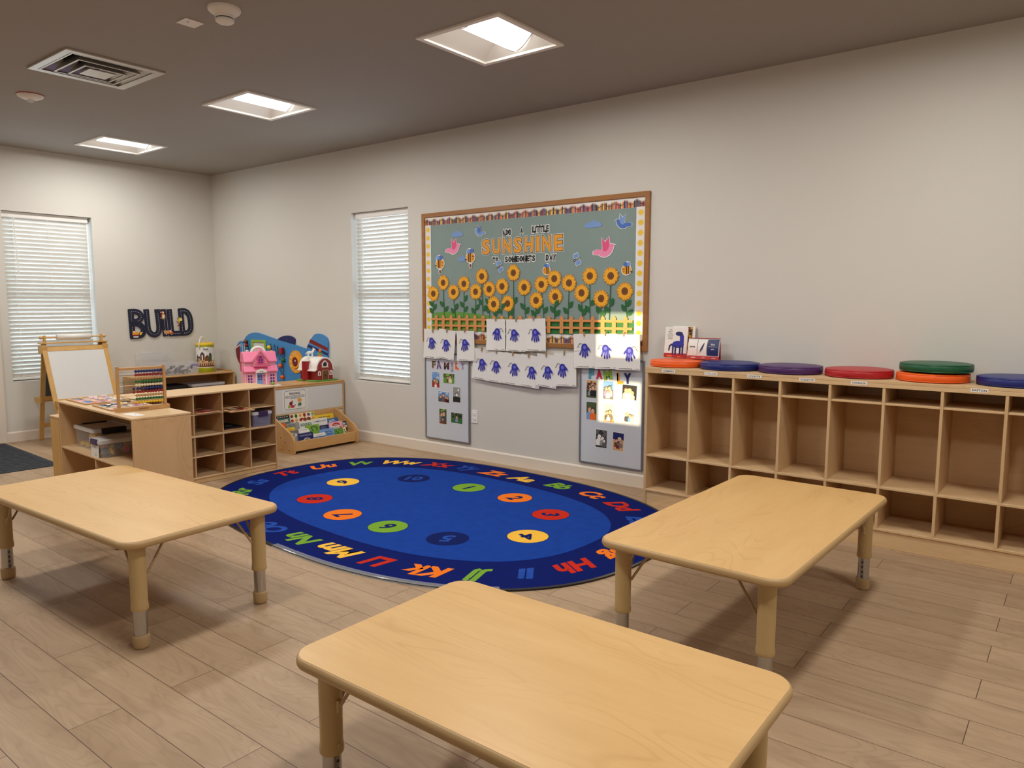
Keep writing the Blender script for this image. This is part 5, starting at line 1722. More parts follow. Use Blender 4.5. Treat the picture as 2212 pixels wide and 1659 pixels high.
b = MB(M); b.ring(rrect(-.215, 0, .215, .272, .03, 5), rrect(-.203, .012, .203, .260, .022, 5), .001, .008, 'bin_clear'); b.ring(rrect(-.17, .045, .17, .228, .02, 5), rrect(-.163, .052, .163, .221, .015, 5), .001, .006, 'bin_clear'); b.build('lid_rim', t)
r2 = random.Random(21)
for i in range(30):
    y = -.735 + (-.192 + .0425 * (i % 10)) + r2.uniform(-.005, .005)
    x = .265 - .060 + .060 * ((i // 10) % 3) + r2.uniform(-.004, .004)
    z = .622 + (.020 * (1 + (i % 3)) if i % 2 else 0)
    o = thing('toy_train_piece', 'grey toy train piece in the open clear bin on the corner shelf', 'toy', (x, y, z), r2.uniform(0, 6), 'train pieces in the open bin')
    b = MB(Matrix.Rotation(r2.uniform(-.5, .5), 4, 'X') @ Matrix.Rotation(r2.uniform(-.5, .5), 4, 'Y')); m = r2.choice(['steel', 'slate', 'shadegrey', 'slate', 'stone', 'dark'])
    if i % 3 == 0:
        b.prism([(-.035, -.012), (.0, -.020), (.035, -.012), (.035, .010), (.0, .002), (-.035, .010)], .008, .018, m)
    else:
        b.box(-.03, -.011, .008, .03, .011, .028, m)
    b.build('piece_body', o, bevel=.002, seg=1)
    b = MB(b.M); b.tube([(-.02, -.014, .010), (-.02, .014, .010)], .006, 'dark', 8); b.tube([(.02, -.014, .010), (.02, .014, .010)], .006, 'dark', 8); b.build('wheels', o)

# building block can
t = thing('block_can', 'tall lime and yellow can of wooden blocks with a castle picture and white handle', 'toy can', (.20, -.295, .6065), math.radians(-37))
b = MB(); b.lathe([(.104, 0), (.107, .004), (.107, .055)], 'lime_can', 40, cap=True); b.lathe([(.1068, .055), (.1068, .065)], 'cream', 40, cap=False); b.lathe([(.1066, .065), (.1066, .31)], 'white', 40, cap=False); b.lathe([(.107, .312), (.107, .340)], 'lime_can', 40, cap=False); b.build('can_body', t)
b = MB(); b.lathe([(.110, .336), (.111, .345), (.109, .358), (.10, .361), (.095, .356), (.001, .356)], 'yellow', 40, cap=False); b.build('can_lid', t)
def wrap(b, P, m, k=0):
    """polygon (arc length, height) laid on the can, front facing +x"""
    R = .1072 + .0004 * k
    out = []
    n = len(P)
    for i in range(n):
        a, e = P[i], P[(i + 1) % n]
        st = max(1, int(abs(e[0] - a[0]) / .012))
        for j in range(st):
            q = j / st
            out.append((a[0] + (e[0] - a[0]) * q, a[1] + (e[1] - a[1]) * q))
    us = sorted({round(p[0], 4) for p in out})
    # vertical slices so the picture follows the curve
    def span(u):
        zs = []
        for i in range(n):
            a, e = P[i], P[(i + 1) % n]
            if (a[0] - u) * (e[0] - u) <= 0 and abs(a[0] - e[0]) > 1e-9:
                zs.append(a[1] + (e[1] - a[1]) * (u - a[0]) / (e[0] - a[0]))
        return (min(zs), max(zs)) if zs else None
    for u0, u1 in zip(us[:-1], us[1:]):
        s0, s1 = span(u0 + 1e-6), span(u1 - 1e-6)
        if s0 and s1:
            V = []
            for u, z in ((u0, s0[0]), (u1, s1[0]), (u1, s1[1]), (u0, s0[1])):
                V.append((R * math.cos(u / R), R * math.sin(u / R), z))
            b.add(V, [(0, 1, 2, 3)], m)
b = MB()
wrap(b, [(-.15, .068), (.15, .068), (.15, .15), (-.15, .15)], 'sand', 1)
wrap(b, [(-.15, .068), (.15, .068), (.15, .085), (-.15, .085)], 'brown', 2)
for u, w_, z0, z1, m in ((-.02, .026, .15, .225, 'seed_dark'), (-.062, .020, .13, .175, 'tan'), (.035, .026, .14, .185, 'seed'), (.075, .02, .13, .215, 'forest'), (-.09, .014, .12, .19, 'slate')):
    wrap(b, [(u - w_, z0), (u + w_, z0), (u + w_, z1), (u - w_, z1)], m, 3)
    wrap(b, [(u - w_, z1), (u + w_, z1), (u, z1 + .032)], 'slate' if m == 'seed_dark' else 'seed_dark', 4)
wrap(b, [(-.028, .15), (-.012, .15), (-.012, .215), (-.028, .215)], 'white', 5)
for k in range(9):
    u = -.10 + k * .024
    wrap(b, [(u, .085), (u + .012, .085), (u + .012, .112), (u, .112)], ('brown', 'seed_dark', 'barnred')[k % 3], 4)
    wrap(b, [(u + .004, .125), (u + .018, .125), (u + .018, .138), (u + .004, .138)], ('seed_dark', 'gold', 'cream')[k % 3], 4)
wrap(b, [(-.025, .275), (.0, .262), (.06, .262), (.075, .285), (.055, .31), (.02, .318), (-.01, .305)], 'white', 5)
b.build('castle_picture', t)
b = MB(frame((.1098, .024, .288), (0, 1, 0), (0, 0, 1))); b.text('Stack', 0, 0, .0008, 'ink', h=.024, wd=.064, bold=.02, shear=.2); b.build('can_title', t)
b = MB(); b.tube([(.10, -.05, .29), (.112, -.052, .31), (.105, -.048, .37), (.07, -.04, .42), (.02, -.03, .440), (-.04, -.01, .42), (-.09, .02, .365)], .007, 'white', 8); b.build('handle', t)

# ------------------------------------------------------------------ BUILD wall sign
t = thing('build_sign', 'navy road pattern sign reading BUILD with little trucks on the far wall', 'wall sign', (0, -.728, 1.212))
def bz(p):
    return ((p[0] - 190) / 1840 * .782 - .391, (595 - p[1]) / 870 * .345)
MS = frame((0, 0, 0), (0, 1, 0), (0, 0, 1))
def stroke(b, P, wd, w0, w1, m):
    P = [Vector(p) for p in P]
    n = len(P)
    d0 = (P[0] - P[1]).normalized(); d1 = (P[-1] - P[-2]).normalized()
    ext = wd * .42
    P[0] = P[0] + d0 * ext; P[-1] = P[-1] + d1 * ext
    L = []; R = []
    for i, p in enumerate(P):
        d = (P[min(i + 1, n - 1)] - P[max(i - 1, 0)]).normalized()
        nn = Vector((-d.y, d.x)) * wd / 2
        L.append(p + nn); R.append(p - nn)
    v = [(q.x, q.y, w) for w in (w0, w1) for S in (L, R) for q in S]
    f = []
    for i in range(n - 1):
        f += [(3 * n + i, 3 * n + i + 1, 2 * n + i + 1, 2 * n + i), (i, i + 1, n + i + 1, n + i), (2 * n + i, 2 * n + i + 1, i + 1, i), (n + i, n + i + 1, 3 * n + i + 1, 3 * n + i)]
    f += [(0, n, 3 * n, 2 * n), (n - 1, 3 * n - 1, 4 * n - 1, 2 * n - 1)]
    b.add(v, f, m)
def smooth(P, k=3):
    out = []
    n = len(P)
    for i in range(n - 1):
        p0, p1, p2, p3 = P[max(i - 1, 0)], P[i], P[i + 1], P[min(i + 2, n - 1)]
        for j in range(k):
            q = j / k
            out.append(tuple(.5 * ((2 * p1[c]) + (-p0[c] + p2[c]) * q + (2 * p0[c] - 5 * p1[c] + 4 * p2[c] - p3[c]) * q * q + (-p0[c] + 3 * p1[c] - 3 * p2[c] + p3[c]) * q ** 3) for c in (0, 1)))
    out.append(P[-1])
    return out
LS_ = {'B': [[(265, 235), (285, 950)], [(265, 230), (400, 230), (500, 280), (540, 370), (510, 465), (420, 515), (275, 520)], [(275, 585), (420, 590), (530, 650), (590, 770), (560, 890), (470, 950), (290, 955)]],
       'U': [[(690, 230), (705, 500), (718, 740), (770, 870), (880, 935), (985, 890), (1030, 760), (1022, 500), (1000, 230)]],
       'I': [[(1168, 230), (1205, 920)]], 'L': [[(1345, 230), (1385, 915)], [(1385, 915), (1700, 912)]],
       'D': [[(1680, 225), (1715, 900)], [(1680, 220), (1800, 220), (1895, 285), (1955, 440), (1970, 700), (1940, 830), (1860, 900), (1715, 908)]]}
for ch, paths in LS_.items():
    b = MB(MS); d = MB(MS)
    for pi_, P in enumerate(paths):
        Q = [bz(p) for p in (smooth(P) if len(P) > 2 else P)]
        stroke(b, list(Q), .063, .004, .016 + pi_ * .0002 + (ch in 'UL') * .0001, 'road_navy')
        # dashed centre line
        acc = []
        for a, e in zip(Q[:-1], Q[1:]):
            a, e = Vector(a), Vector(e); nst = max(1, int((e - a).length / .004))
            acc += [a + (e - a) * (j / nst) for j in range(nst)]
        for k in range(0, len(acc) - 3, 5):
            if (acc[k + 2] - acc[k]).length < .02:
                d.line([tuple(acc[k]), tuple(acc[k + 2])], .0038, .0164, 'white')
    b.build('letter_' + ch.lower(), t)
    d.build('dashed_line', t)
def truck(nm, cx, cy, ang, kind, s=1.0):
    c = bz((cx, cy))
    M = MS @ Matrix.Translation((c[0], c[1], .0165)) @ Matrix.Rotation(ang, 4, 'Z')
    b = MB(M)
    if kind == 'dozer':
        b.prism([(-.055, -.012), (.02, -.012), (.02, .018), (-.01, .018), (-.015, .034), (-.045, .034), (-.05, .018), (-.055, .018)], 0, .003, 'gold'); b.flat(rect(-.040, .018, -.02, .030), .0034, 'white'); b.prism(rrect(-.058, -.026, .012, -.010, .007), 0, .004, 'maroon'); b.prism([(.03, -.016), (.045, -.014), (.07, .022), (.034, .014)], 0, .003, 'yellow'); b.line([(.01, .0), (.035, .0)], .006, .0035, 'orange')
    elif kind == 'dump':
        b.prism([(-.058, -.008), (-.002, -.008), (.004, .030), (-.066, .030)], 0, .003, 'tan'); b.prism([(.0, -.012), (.052, -.012), (.052, .006), (.034, .012), (.028, .034), (.004, .034)], 0, .003, 'orange'); b.flat(rect(.010, .012, .025, .028), .0034, 'white'); b.prism(rect(-.06, -.016, .052, -.008), 0, .003, 'barnred')
        for u in (-.034, .030):
            b.disc(u, -.018, .012, 0, .004, 'dark', 14); b.disc(u, -.018, .006, .004, .0045, 'white', 10)
    elif kind == 'mixer':
        b.prism(rect(-.05, -.012, .05, -.002), 0, .003, 'barnred'); b.prism(ell(.016, .016, .034, .024, 18), 0, .003, 'tan'); b.prism(ell(.014, .016, .020, .013, 14), .003, .0034, 'cream'); b.prism([(-.05, -.008), (-.02, -.008), (-.02, .026), (-.044, .026)], 0, .003, 'orange'); b.flat(rect(-.042, .008, -.026, .022), .0034, 'white')
        for u in (-.034, .034):
            b.disc(u, -.014, .011, 0, .004, 'dark', 14); b.disc(u, -.014, .0055, .004, .0045, 'white', 10)
    else:
        b.prism([(-.05, -.012), (.02, -.012), (.02, .010), (-.008, .012), (-.012, .036), (-.04, .036), (-.05, .01)], 0, .003, 'yellow'); b.flat(rect(-.035, .014, -.017, .030), .0034, 'white'); b.line([(.01, .008), (.04, .018), (.055, -.004)], .010, .003, 'barnred'); b.prism([(.048, -.016), (.07, -.012), (.062, .012), (.05, .008)], 0, .003, 'tan')
        for u in (-.036, .008):
            b.disc(u, -.014, .011, 0, .004, 'dark', 14); b.disc(u, -.014, .0055, .004, .0045, 'white', 10)
    b.build(nm, t)
truck('bulldozer_figure', 400, 890, 0, 'dozer'); truck('mixer_figure', 1120, 345, -PI / 2, 'mixer'); truck('dump_truck_figure', 1300, 890, 0, 'dump'); truck('loader_figure', 1610, 545, -PI / 2 - .2, 'loader')
c = bz((365, 975)); b = MB(MS); b.prism(rrect(c[0] - .03, c[1] - .009, c[0] + .03, c[1] + .009, .008), .0165, .018, 'white'); b.build('white_label', t)

# ================================================================== reading corner
# shelf unit whose white backboard faces the rug
t = thing('backboard_shelf', 'low shelf unit with a white dry-erase back, behind the book display', 'shelf', (2.16, -1.25, 0))
W, D, HH = 1.232, .36, .634
boards(t, None, [('side_panel', (0, 0, 0, D, .018, HH - .016), 'maple_shelf'), ('side_panel', (0, W - .018, 0, D, W, HH - .016), 'maple_shelf'), ('top_board', (-.003, -.002, HH - .016, D + .002, W + .002, HH), 'maple_shelf'),
                 ('middle_rail', (D - .02, .018, .320, D, W - .018, .342), 'maple_shelf'), ('top_rail', (D - .02, .018, .598, D, W - .018, HH - .016), 'maple_shelf'), ('shelf_board', (0, .018, .30, D - .022, W - .018, .316), 'maple_shelf'),
                 ('bottom_board', (0, .018, .04, D - .022, W - .018, .056), 'maple_shelf'), ('whiteboard_back', (D - .016, .018, .342, D - .004, W - .018, .598), 'dryerase'), ('lower_back', (D - .016, .018, .02, D - .006, W - .018, .320), 'dryerase'), ('kick_board', (.02, .018, 0, .034, W - .018, .04), 'maple_shelf')], .004)
t = thing('reading_sign', 'white paper sign headed READING with two cartoon children on the white shelf back', 'sign', (2.5165, -.645, .478))
M = frame((0, 0, 0), (0, 1, 0), (0, 0, 1))
b = MB(M); b.prism(rrect(-.149, -.108, .149, .108, .01), 0, .0006, 'paper'); b.build('sign_sheet', t)
b = MB(M); b.ring(rrect(-.130, -.096, .130, .096, .022), rrect(-.127, -.093, .127, .093, .020), .0006, .0009, 'ink')
for k in range(26):
    b.dot(-.138 + .276 * k / 25, .101, .0022, .0009, 'shadegrey', 6); b.dot(-.138 + .276 * k / 25, -.101, .0022, .0009, 'shadegrey', 6)
b.text('READING', -.003, .066, .0009, 'ink', h=.022, bold=.03, sx=1.05)
r2 = random.Random(2)
for row, (v, hw_) in enumerate(((.044, .115), (.034, .118), (.024, .118), (.014, .055))):
    u = -hw_
    while u < hw_:
        l = r2.uniform(.006, .016); b.flat(rect(u, v - .0026, min(hw_, u + l), v + .0026), .0009, 'shadegrey'); u += l + .004
b.build('sign_print', t)
b = MB(M); w = .0009
b.prism(rect(-.086, -.080, -.060, -.05), w, w + .0002, 'lime'); b.dot(-.058, -.045, .017, w + .0003, 'skin', 16); b.dot(-.052, -.034, .020, w + .0004, 'maroon', 16); b.dot(-.036, -.012, .008, w + .0005, 'maroon', 10)
b.flat(ell(-.034, -.066, .024, .015, 16), w + .0005, 'crimson'); b.dot(-.004, -.055, .009, w + .0004, 'grey', 10)
b.build('reading_child_figure', t)
b = MB(M)
b.dot(.052, -.012, .024, w + .0003, 'skin', 18); b.flat(ell(.052, -.004, .025, .017, 16), w + .0004, 'gold'); b.flat([(.030, -.064), (.074, -.060), (.070, -.036), (.036, -.038)], w + .0003, 'leafgreen'); b.flat(rect(.036, -.076, .048, -.062), w + .0003, 'grey'); b.flat(rect(.058, -.076, .070, -.062), w + .0003, 'grey')
b.build('standing_child_figure', t)

# book display
DX0, DX1, DY0, DY1 = 2.527, 2.893, -.945, -.147
t = thing('book_display', 'wooden tiered book display full of picture books by the long wall', 'book display', (DX0, DY0, 0))
o0 = Matrix.Translation((-DX0, -DY0, 0))
prof = [(DX0, 0), (DX1 - .018, 0), (DX1 - .004, .006), (DX1, .020), (DX1 + .004, .132), (DX1 - .004, .152), (2.846, .197), (2.640, .298), (2.600, .322), (2.565, .335), (2.545, .338), (DX0, .336)]
for y in (DY0, DY1 - .020):
    b = MB(o0 @ frame((0, y, 0), (1, 0, 0), (0, 0, 1)))
    b.prism([(p[0], p[1]) for p in prof], -.020, 0, 'maple_shelf')
    o = b.build('side_panel', t, bevel=.005)
    if y == DY0:
        for (sx, sz) in ((2.68, .145), (2.76, .105), (2.82, .035)):
            k = MB(o0 @ frame((sx, y, sz), (1, 0, 0), (0, 0, 1))); k.lathe([(.006, 0), (.006, .002), (.002, .0022)], 'brown', 10); k.build('screw_cap', o)
        k = MB(o0 @ frame((2.70, y, .03), (1, 0, 0), (0, 0, 1)))
        for q in range(8):
            k.flat(rect(-.03 + q * .007, -.003, -.0255 + q * .007, .003), .0003, 'brown')
        k.build('printed_mark', o)
def bd(nm, x0, z0, x1, z1):
    b = MB(o0); b.box(x0, DY0 + .020, z0, x1, DY1 - .020, z1, 'maple_shelf'); b.build(nm, t, bevel=.002, seg=1)
bd('front_panel', 2.862, .026, 2.878, .124)
bd('back_board', DX0, .03, DX0 + .010, .330)
for x, z in ((2.624, .205), (2.702, .165), (2.785, .125)):
    bd('tier_board', x, .045, x + .007, z)
bd('bottom_board', DX0 + .010, .033, 2.862, .045)

# (label, tier x, y0, y1, top z, height, cover colour, title, title colour, extra)
TI = {1: 2.588, 2: 2.666, 3: 2.748, 4: 2.818}
BOOKS = [
 ('teal picture book with a dark top band, left end of the back row', 1, -.918, -.752, .340, .24, 'teal', 'BADGER', 'cream', 'badger'),
 ('wide cream picture book with red fruit pictures in the back row', 1, -.748, -.456, .340, .25, 'cream', '', 'ink', 'fruit'),
 ('wide yellow picture book in the back row, right of the fruit pictures', 1, -.452, -.208, .297, .21, 'yellow', 'Little Monkeys', 'ink', 'title_top'),
 ('small yellow book at the right end of the back row', 1, -.204, -.175, .238, .17, 'yellow', '', 'ink', ''),
 ('blue picture book sticking up behind the pink one', 2, -.352, -.216, .258, .17, 'blue', '', 'white', 'lines'),
 ('white picture book titled I AM A CAT in the second row', 2, -.535, -.356, .276, .19, 'white', 'I AM A CAT', 'ink', 'title_top'),
 ('white picture book with SOUNDS in large green letters', 2, -.700, -.539, .262, .18, 'paper', 'SOUNDS', 'leafgreen', 'title_top'),
 ('grey picture book left of the SOUNDS book', 2, -.845, -.704, .268, .18, 'grey', '', 'slate', 'lines'),
 ('bright yellow book at the left end of the third row', 3, -.918, -.812, .243, .16, 'yellow', '', 'gold', 'lines'),
 ('pink book with a red oval in the third row', 3, -.398, -.222, .232, .16, 'palepink', '', 'red', 'oval'),
 ('dark and white book at the right end of the third row', 3, -.218, -.173, .222, .15, 'dark', '', 'white', 'blocks'),
 ('green picture book in the middle of the third row', 3, -.690, -.520, .236, .16, 'lime', '', 'green', 'green'),
 ('navy book with pale lettering in the third row', 3, -.512, -.402, .215, .14, 'navy', '', 'lavender', 'lines'),
 ('grey and black photo book at the left end of the front row', 4, -.918, -.822, .222, .15, 'stone', '', 'dark', 'photo'),
 ('white book with a rounded corner behind the dinosaur book', 4, -.818, -.690, .228, .15, 'white', '', 'grey', ''),
 ('navy book titled DINOSAURS with a white ring, standing frontmost', 5, -.845, -.668, .186, .128, 'navy', 'DINOSAURS', 'lavender', 'ring'),
 ('white and blue book standing against the front panel', 5, -.664, -.520, .160, .105, 'white', '', 'blue', 'half'),
 ('light blue picture book with dark title in the front row', 4, -.572, -.392, .188, .13, 'skyblue', 'Do You Know', 'navy', 'title_mid'),
 ('green and white patterned book at the right end of the front row', 4, -.388, -.236, .172, .12, 'grass', '', 'white', 'leaves'),
 ('white card with zigzag black pattern between the pink and light blue books', 5, -.395, -.282, .195, .13, 'white', '', 'dark', 'zig')]
TI[5] = 2.838
for i, (lab, tier, y0, y1, zt_, h, colr, title, tcol, ex) in enumerate(BOOKS):
    lean = math.radians(11)
    hh = h
    if tier == 5 and ex == 'zig':
        x = 2.770
    else:
        x = TI[tier]
    z0 = max(.0465, zt_ - hh * math.cos(lean))
    hh = (zt_ - z0) / math.cos(lean)
    xb = x + math.tan(lean) * hh * 0.5
    o = thing('picture_book', lab, 'book', (xb - .004, (y0 + y1) / 2, z0), math.radians((1.0, -1.2, .6)[i % 3]), 'books in the display')
    M = frame((0, 0, 0), (0, 1, 0), (-math.sin(lean), 0, math.cos(lean)))
    w2 = (y1 - y0) / 2 - .001
    b = MB(M)
    O = rrect(-w2, 0, w2, hh, .006, 3) if 'rounded' not in lab else [(-w2, 0), (w2, 0), (w2, hh * .72), (w2 * .85, hh * .88), (w2 * .55, hh * .97), (w2 * .2, hh), (-w2, hh)]
    b.prism(O, -.009, -.007, colr); b.prism([(p_[0] * .97, p_[1] * .985) for p_ in O], -.007, -.001, 'paper'); b.prism(O, -.001, .001, colr)
    b.build('cover', o)
    c = MB(M); w = .0013
    r3 = random.Random(i * 3 + 1)
    if ex == 'badger':
        c.flat(rect(-w2, hh - .030, w2, hh - .003), w, 'dark')
        for k in range(5):
            c.flat(rect(-w2 + .02 + k * .027, hh - .018, -w2 + .036 + k * .027, hh - .012), w + .0002, 'cream')
        c.text(title, 0, hh - .055, w + .0002, tcol, h=.026, wd=w2 * 1.6, bold=.05); c.flat(ell(.0, hh - .10, .035, .028, 16), w + .0002, 'orange')
    elif ex == 'fruit':
        for k, m in enumerate(['maroon', 'leafgreen', 'gold', 'barnred', 'purple', 'lime', 'red', 'sand', 'barnred', 'brown', 'leafgreen', 'gold']):
            u, v = -w2 * .86 + (k % 6) * w2 * .345, hh - .022 - (k // 6) * .045
            c.flat(ell(u, v, .017, .016 + .004 * (k % 2), 14), w + .0002, m)
        for u in (-.01, .07):
            c.ring(ell(u, hh - .078, .030, .030, 20, 0, PI) , ell(u, hh - .078, .014, .014, 20, 0, PI), w, w + .0003, 'barnred')
    elif ex == 'title_top':
        c.text(title, 0, hh - (.030 if tcol != 'leafgreen' else .028), w, tcol, h=.017 if tcol != 'leafgreen' else .028, wd=w2 * 1.7 if len(title) < 12 else w2 * 1.2, bold=.04 if tcol == 'leafgreen' else .02)
        c.flat(ell(0, hh * .45, w2 * .5, .03, 16), w, 'leafgreen' if 'SOUNDS' in title else 'stone')
    elif ex == 'title_mid':
        c.text('Do You', .015, hh - .030, w, tcol, h=.018, bold=.03); c.text('Know?', .03, hh - .055, w, tcol, h=.018, bold=.03); c.flat(rect(-w2 + .008, hh - .05, -w2 + .04, hh - .022), w, 'lavender')
    elif ex == 'ring':
        c.text(title, 0, hh - .024, w, tcol, h=.016, wd=w2 * 1.6, bold=.03)
        c.ring(ell(.008, hh - .105, .055, .055, 28), ell(.008, hh - .105, .049, .049, 28), w, w + .0003, 'white'); c.dot(.008, hh - .105, .048, w + .0001, 'stone', 24); c.flat([(-.03, hh - .12), (-.02, hh - .075), (.0, hh - .09), (.0, hh - .13)], w + .0003, 'lime'); c.flat([(.045, hh - .12), (.035, hh - .075), (.008, hh - .07), (.008, hh - .13)], w + .0003, 'sand')
    elif ex == 'oval':
        c.flat(ell(0, hh - .035, w2 * .55, .024, 20), w, 'red'); c.flat(ell(.03, hh - .07, w2 * .5, .018, 20), w + .0002, 'vinyl_orange' if 'vinyl_orange' in MATS else 'orange'); c.line([(-.03, hh - .032), (.0, hh - .028), (.03, hh - .034)], .006, w + .0004, 'cream')
    elif ex == 'green':
        for k in range(14):
            c.dot(r3.uniform(-.9, .9) * (w2 - .02), hh - r3.uniform(.02, .08), r3.uniform(.006, .016), w + .00003 * k, r3.choice(['green', 'leafgreen', 'grass', 'lime']), 9)
        c.line([(-.02, hh - .022), (.02, hh - .02), (.05, hh - .018)], .010, w + .0008, 'leafgreen')
    elif ex == 'leaves':
        for k in range(12):
            c.dot(r3.uniform(-.9, .2) * (w2 - .015), hh - r3.uniform(.012, .06), r3.uniform(.006, .012), w + .00003 * k, r3.choice(['lime', 'grass', 'leafgreen']), 8)
        c.flat(rect(w2 * .45, 0, w2, hh), w + .0001, 'cream')
        for k in range(8):
            c.dot(w2 * r3.uniform(.5, .92), hh - r3.uniform(.01, .06), .006, w + .0006 + .00003 * k, r3.choice(['dark', 'leafgreen', 'tan']), 7)
    elif ex == 'zig':
        for k in range(6):
            c.line([(-w2 + .01 + k * .018, hh - .035), (-w2 + .02 + k * .018, hh - .008)], .006, w, ('dark', 'gold', 'dark', 'lavender', 'dark', 'grey')[k])
    elif ex == 'half':
        c.flat(rect(-w2, hh * .0, w2, hh - .032), w, 'blue'); c.flat(rect(-w2 * .7, hh - .020, w2 * .6, hh - .016), w, 'grey'); c.flat(ell(-.02, hh - .05, .03, .012, 14), w + .0002, 'skyblue')
    elif ex == 'photo':
        c.flat(rect(-w2, 0, w2, hh - .025), w, 'grey')
        for k in range(9):
            c.dot(r3.uniform(-.8, .8) * w2, hh - r3.uniform(.02, .07), r3.uniform(.006, .012), w + .0002 + .00003 * k, r3.choice(['dark', 'paper', 'stone']), 8)
    elif ex == 'blocks':
        for k, m in enumerate(('white', 'tealblue', 'palepink', 'white')):
            c.flat(rect(-w2 + .002 + (k % 2) * w2, hh - .035 - (k // 2) * .03, -w2 + w2 * .9 + (k % 2) * w2, hh - .012 - (k // 2) * .03), w, m)
    elif ex == 'lines':
        for k in range(3):
            c.flat(rect(-w2 * .75, hh - .022 - k * .014, w2 * (.3 + .15 * (k % 2)), hh - .016 - k * .014), w, tcol)
    if c.v:
        c.build('cover_picture', o)
    else:
        c.flat(rect(-w2 * .8, hh - .016, w2 * .5, hh - .012), w, 'grey'); c.build('cover_picture', o)

# ------------------------------------------------------------------ pink dollhouse
t = thing('toy_dollhouse', 'pink plastic toy dollhouse with blue door and white handle', 'toy house', (2.395, -.955, .6345), math.radians(-20))
M = frame((0, 0, 0), (0, 1, 0), (0, 0, 1))       # u along the front, v up, w towards the viewer
b = MB(M); b.prism(rrect(-.165, 0, .185, .012, .004), -.16, .060, 'duckwhite'); b.build('plinth', t, bevel=.003)
b = MB(M); b.box(-.155, .012, -.15, .155, .150, .02, 'palepink'); b.box(-.150, .150, -.14, .150, .25, .0, 'palepink'); b.build('walls', t, bevel=.004)
b = MB(M)
# skirt roof over the ground floor and the main roof
b.prism([(.030, .140), (.032, .150), (-.01, .205), (-.02, .205), (-.02, .140)], 0, 0, 'pink') if False else None
def sloped(b, u0, u1, p, m):
    """profile p of (w,v) extruded along u"""
    v = [(u0, q[1], q[0]) for q in p] + [(u1, q[1], q[0]) for q in p]
    n = len(p)
    b.add(v, [(i, (i + 1) % n, n + (i + 1) % n, n + i) for i in range(n)] + [tuple(range(n))[::-1], tuple(range(n, 2 * n))], m)
sloped(b, -.162, .162, [(.045, .146), (.045, .156), (-.002, .212), (-.02, .212), (-.02, .146)], 'pink')
b.build('lower_roof', t, bevel=.003)
b = MB(M)
sloped(b, -.160, .160, [(.022, .240), (.022, .252), (-.030, .335), (-.045, .342), (-.110, .342), (-.125, .335), (-.172, .20), (-.172, .145), (-.160, .145), (-.150, .24)], 'pink')
b.build('main_roof', t, bevel=.004)
b = MB(M)
sloped_g = [(-.075, .245), (0, .345), (.075, .245), (.095, .245), (.0, .368), (-.095, .245)]
b.prism(sloped_g, -.06, .034, 'pink'); b.build('gable_roof', t, bevel=.003)
b = MB(M); b.prism([(-.072, .20), (.072, .20), (.072, .248), (.0, .342), (-.072, .248)], -.05, .020, 'palepink'); b.build('gable_wall', t)
b = MB(M); A = [(-.038, .228), (.038, .228)] + ell(0, .262, .038, .050, 12, 0, PI); b.prism(A, .020, .024, 'hotpink'); b.build('gable_window', t)
w = MB(M)
for q in (-.020, .004):
    for v0 in (.226, .252):
        w.flat(rect(q, v0, q + .018, v0 + .022), .0246, 'purple')
w.flat(ell(0, .290, .016, .012, 12), .0246, 'purple'); w.build('gable_panes', t)
b = MB(M); b.prism(rrect(-.066, .196, .066, .206, .004), .0, .048, 'hotpink')
for k in range(8):
    b.box(-.060 + k * .0165, .206, .042, -.054 + k * .0165, .228, .047, 'hotpink')
b.box(-.064, .226, .040, .064, .233, .049, 'hotpink'); b.build('balcony', t, bevel=.001, seg=1)
for u in (-.105, .110):
    b = MB(M); b.prism(rrect(u - .034, .028, u + .034, .128, .006), .020, .024, 'palepink'); b.ring(rrect(u - .036, .026, u + .036, .132, .006), rrect(u - .030, .032, u + .030, .126, .004), .020, .027, 'lightpink')
    for i in range(2):
        for j in range(3):
            b.prism(rect(u - .022 + i * .024, .036 + j * .030, u - .004 + i * .024, .058 + j * .030), .024, .0246, 'purple')
    b.build('front_window', t)
b = MB(M); b.ring([(-.052, .012), (.052, .012), (.052, .150), (.0, .172), (-.052, .150)], [(-.042, .012), (.042, .012), (.042, .136), (.0, .140), (-.042, .136)], .020, .030, 'duckwhite'); b.prism([(-.058, .140), (.058, .140), (.040, .166), (.0, .178), (-.040, .166)], .020, .048, 'duckwhite')
b.flat([(-.022, .148), (-.004, .148), (-.004, .160)], .0484, 'maroon'); b.flat([(.022, .148), (.004, .148), (.004, .160)], .0484, 'maroon'); b.build('porch', t, bevel=.001, seg=1)
b = MB(M); b.prism(rect(-.036, .012, .016, .132), .020, .0235, 'skyblue')
for i in range(2):
    b.prism(rect(-.030 + i * .022, .085, -.014 + i * .022, .118), .0235, .024, 'purple'); b.prism(rect(-.030 + i * .022, .064, -.014 + i * .022, .080), .0235, .024, 'purple')
b.build('front_door', t)
b = MB(M); b.prism(rect(.018, .012, .040, .132), .020, .0232, 'lightpink'); b.dot(.029, .105, .008, .0236, 'crimson', 8); b.dot(.029, .065, .006, .0236, 'crimson', 8); b.build('door_side_panel', t)
b = MB(M @ Matrix.Translation((0, 0, -.075))); b.tube([(-.062, .335, 0)] + [(-.062 * math.cos(a), .335 + .050 * math.sin(a), 0) for a in [PI * k / 12 for k in range(1, 12)]] + [(.062, .335, 0)], .014, 'duckwhite', 10); b.build('carry_handle', t)
b = MB(M); b.ball((.105, .024, .045), .020, 'lime', 12, 8); b.build('bush', t)
b = MB(M); b.ball((-.06, .020, .048), .012, 'duckwhite', 10, 7); b.ball((-.06, .036, .048), .008, 'duckwhite', 10, 7); b.build('yard_duck', t)
for v0 in (.05, .10):
    pass
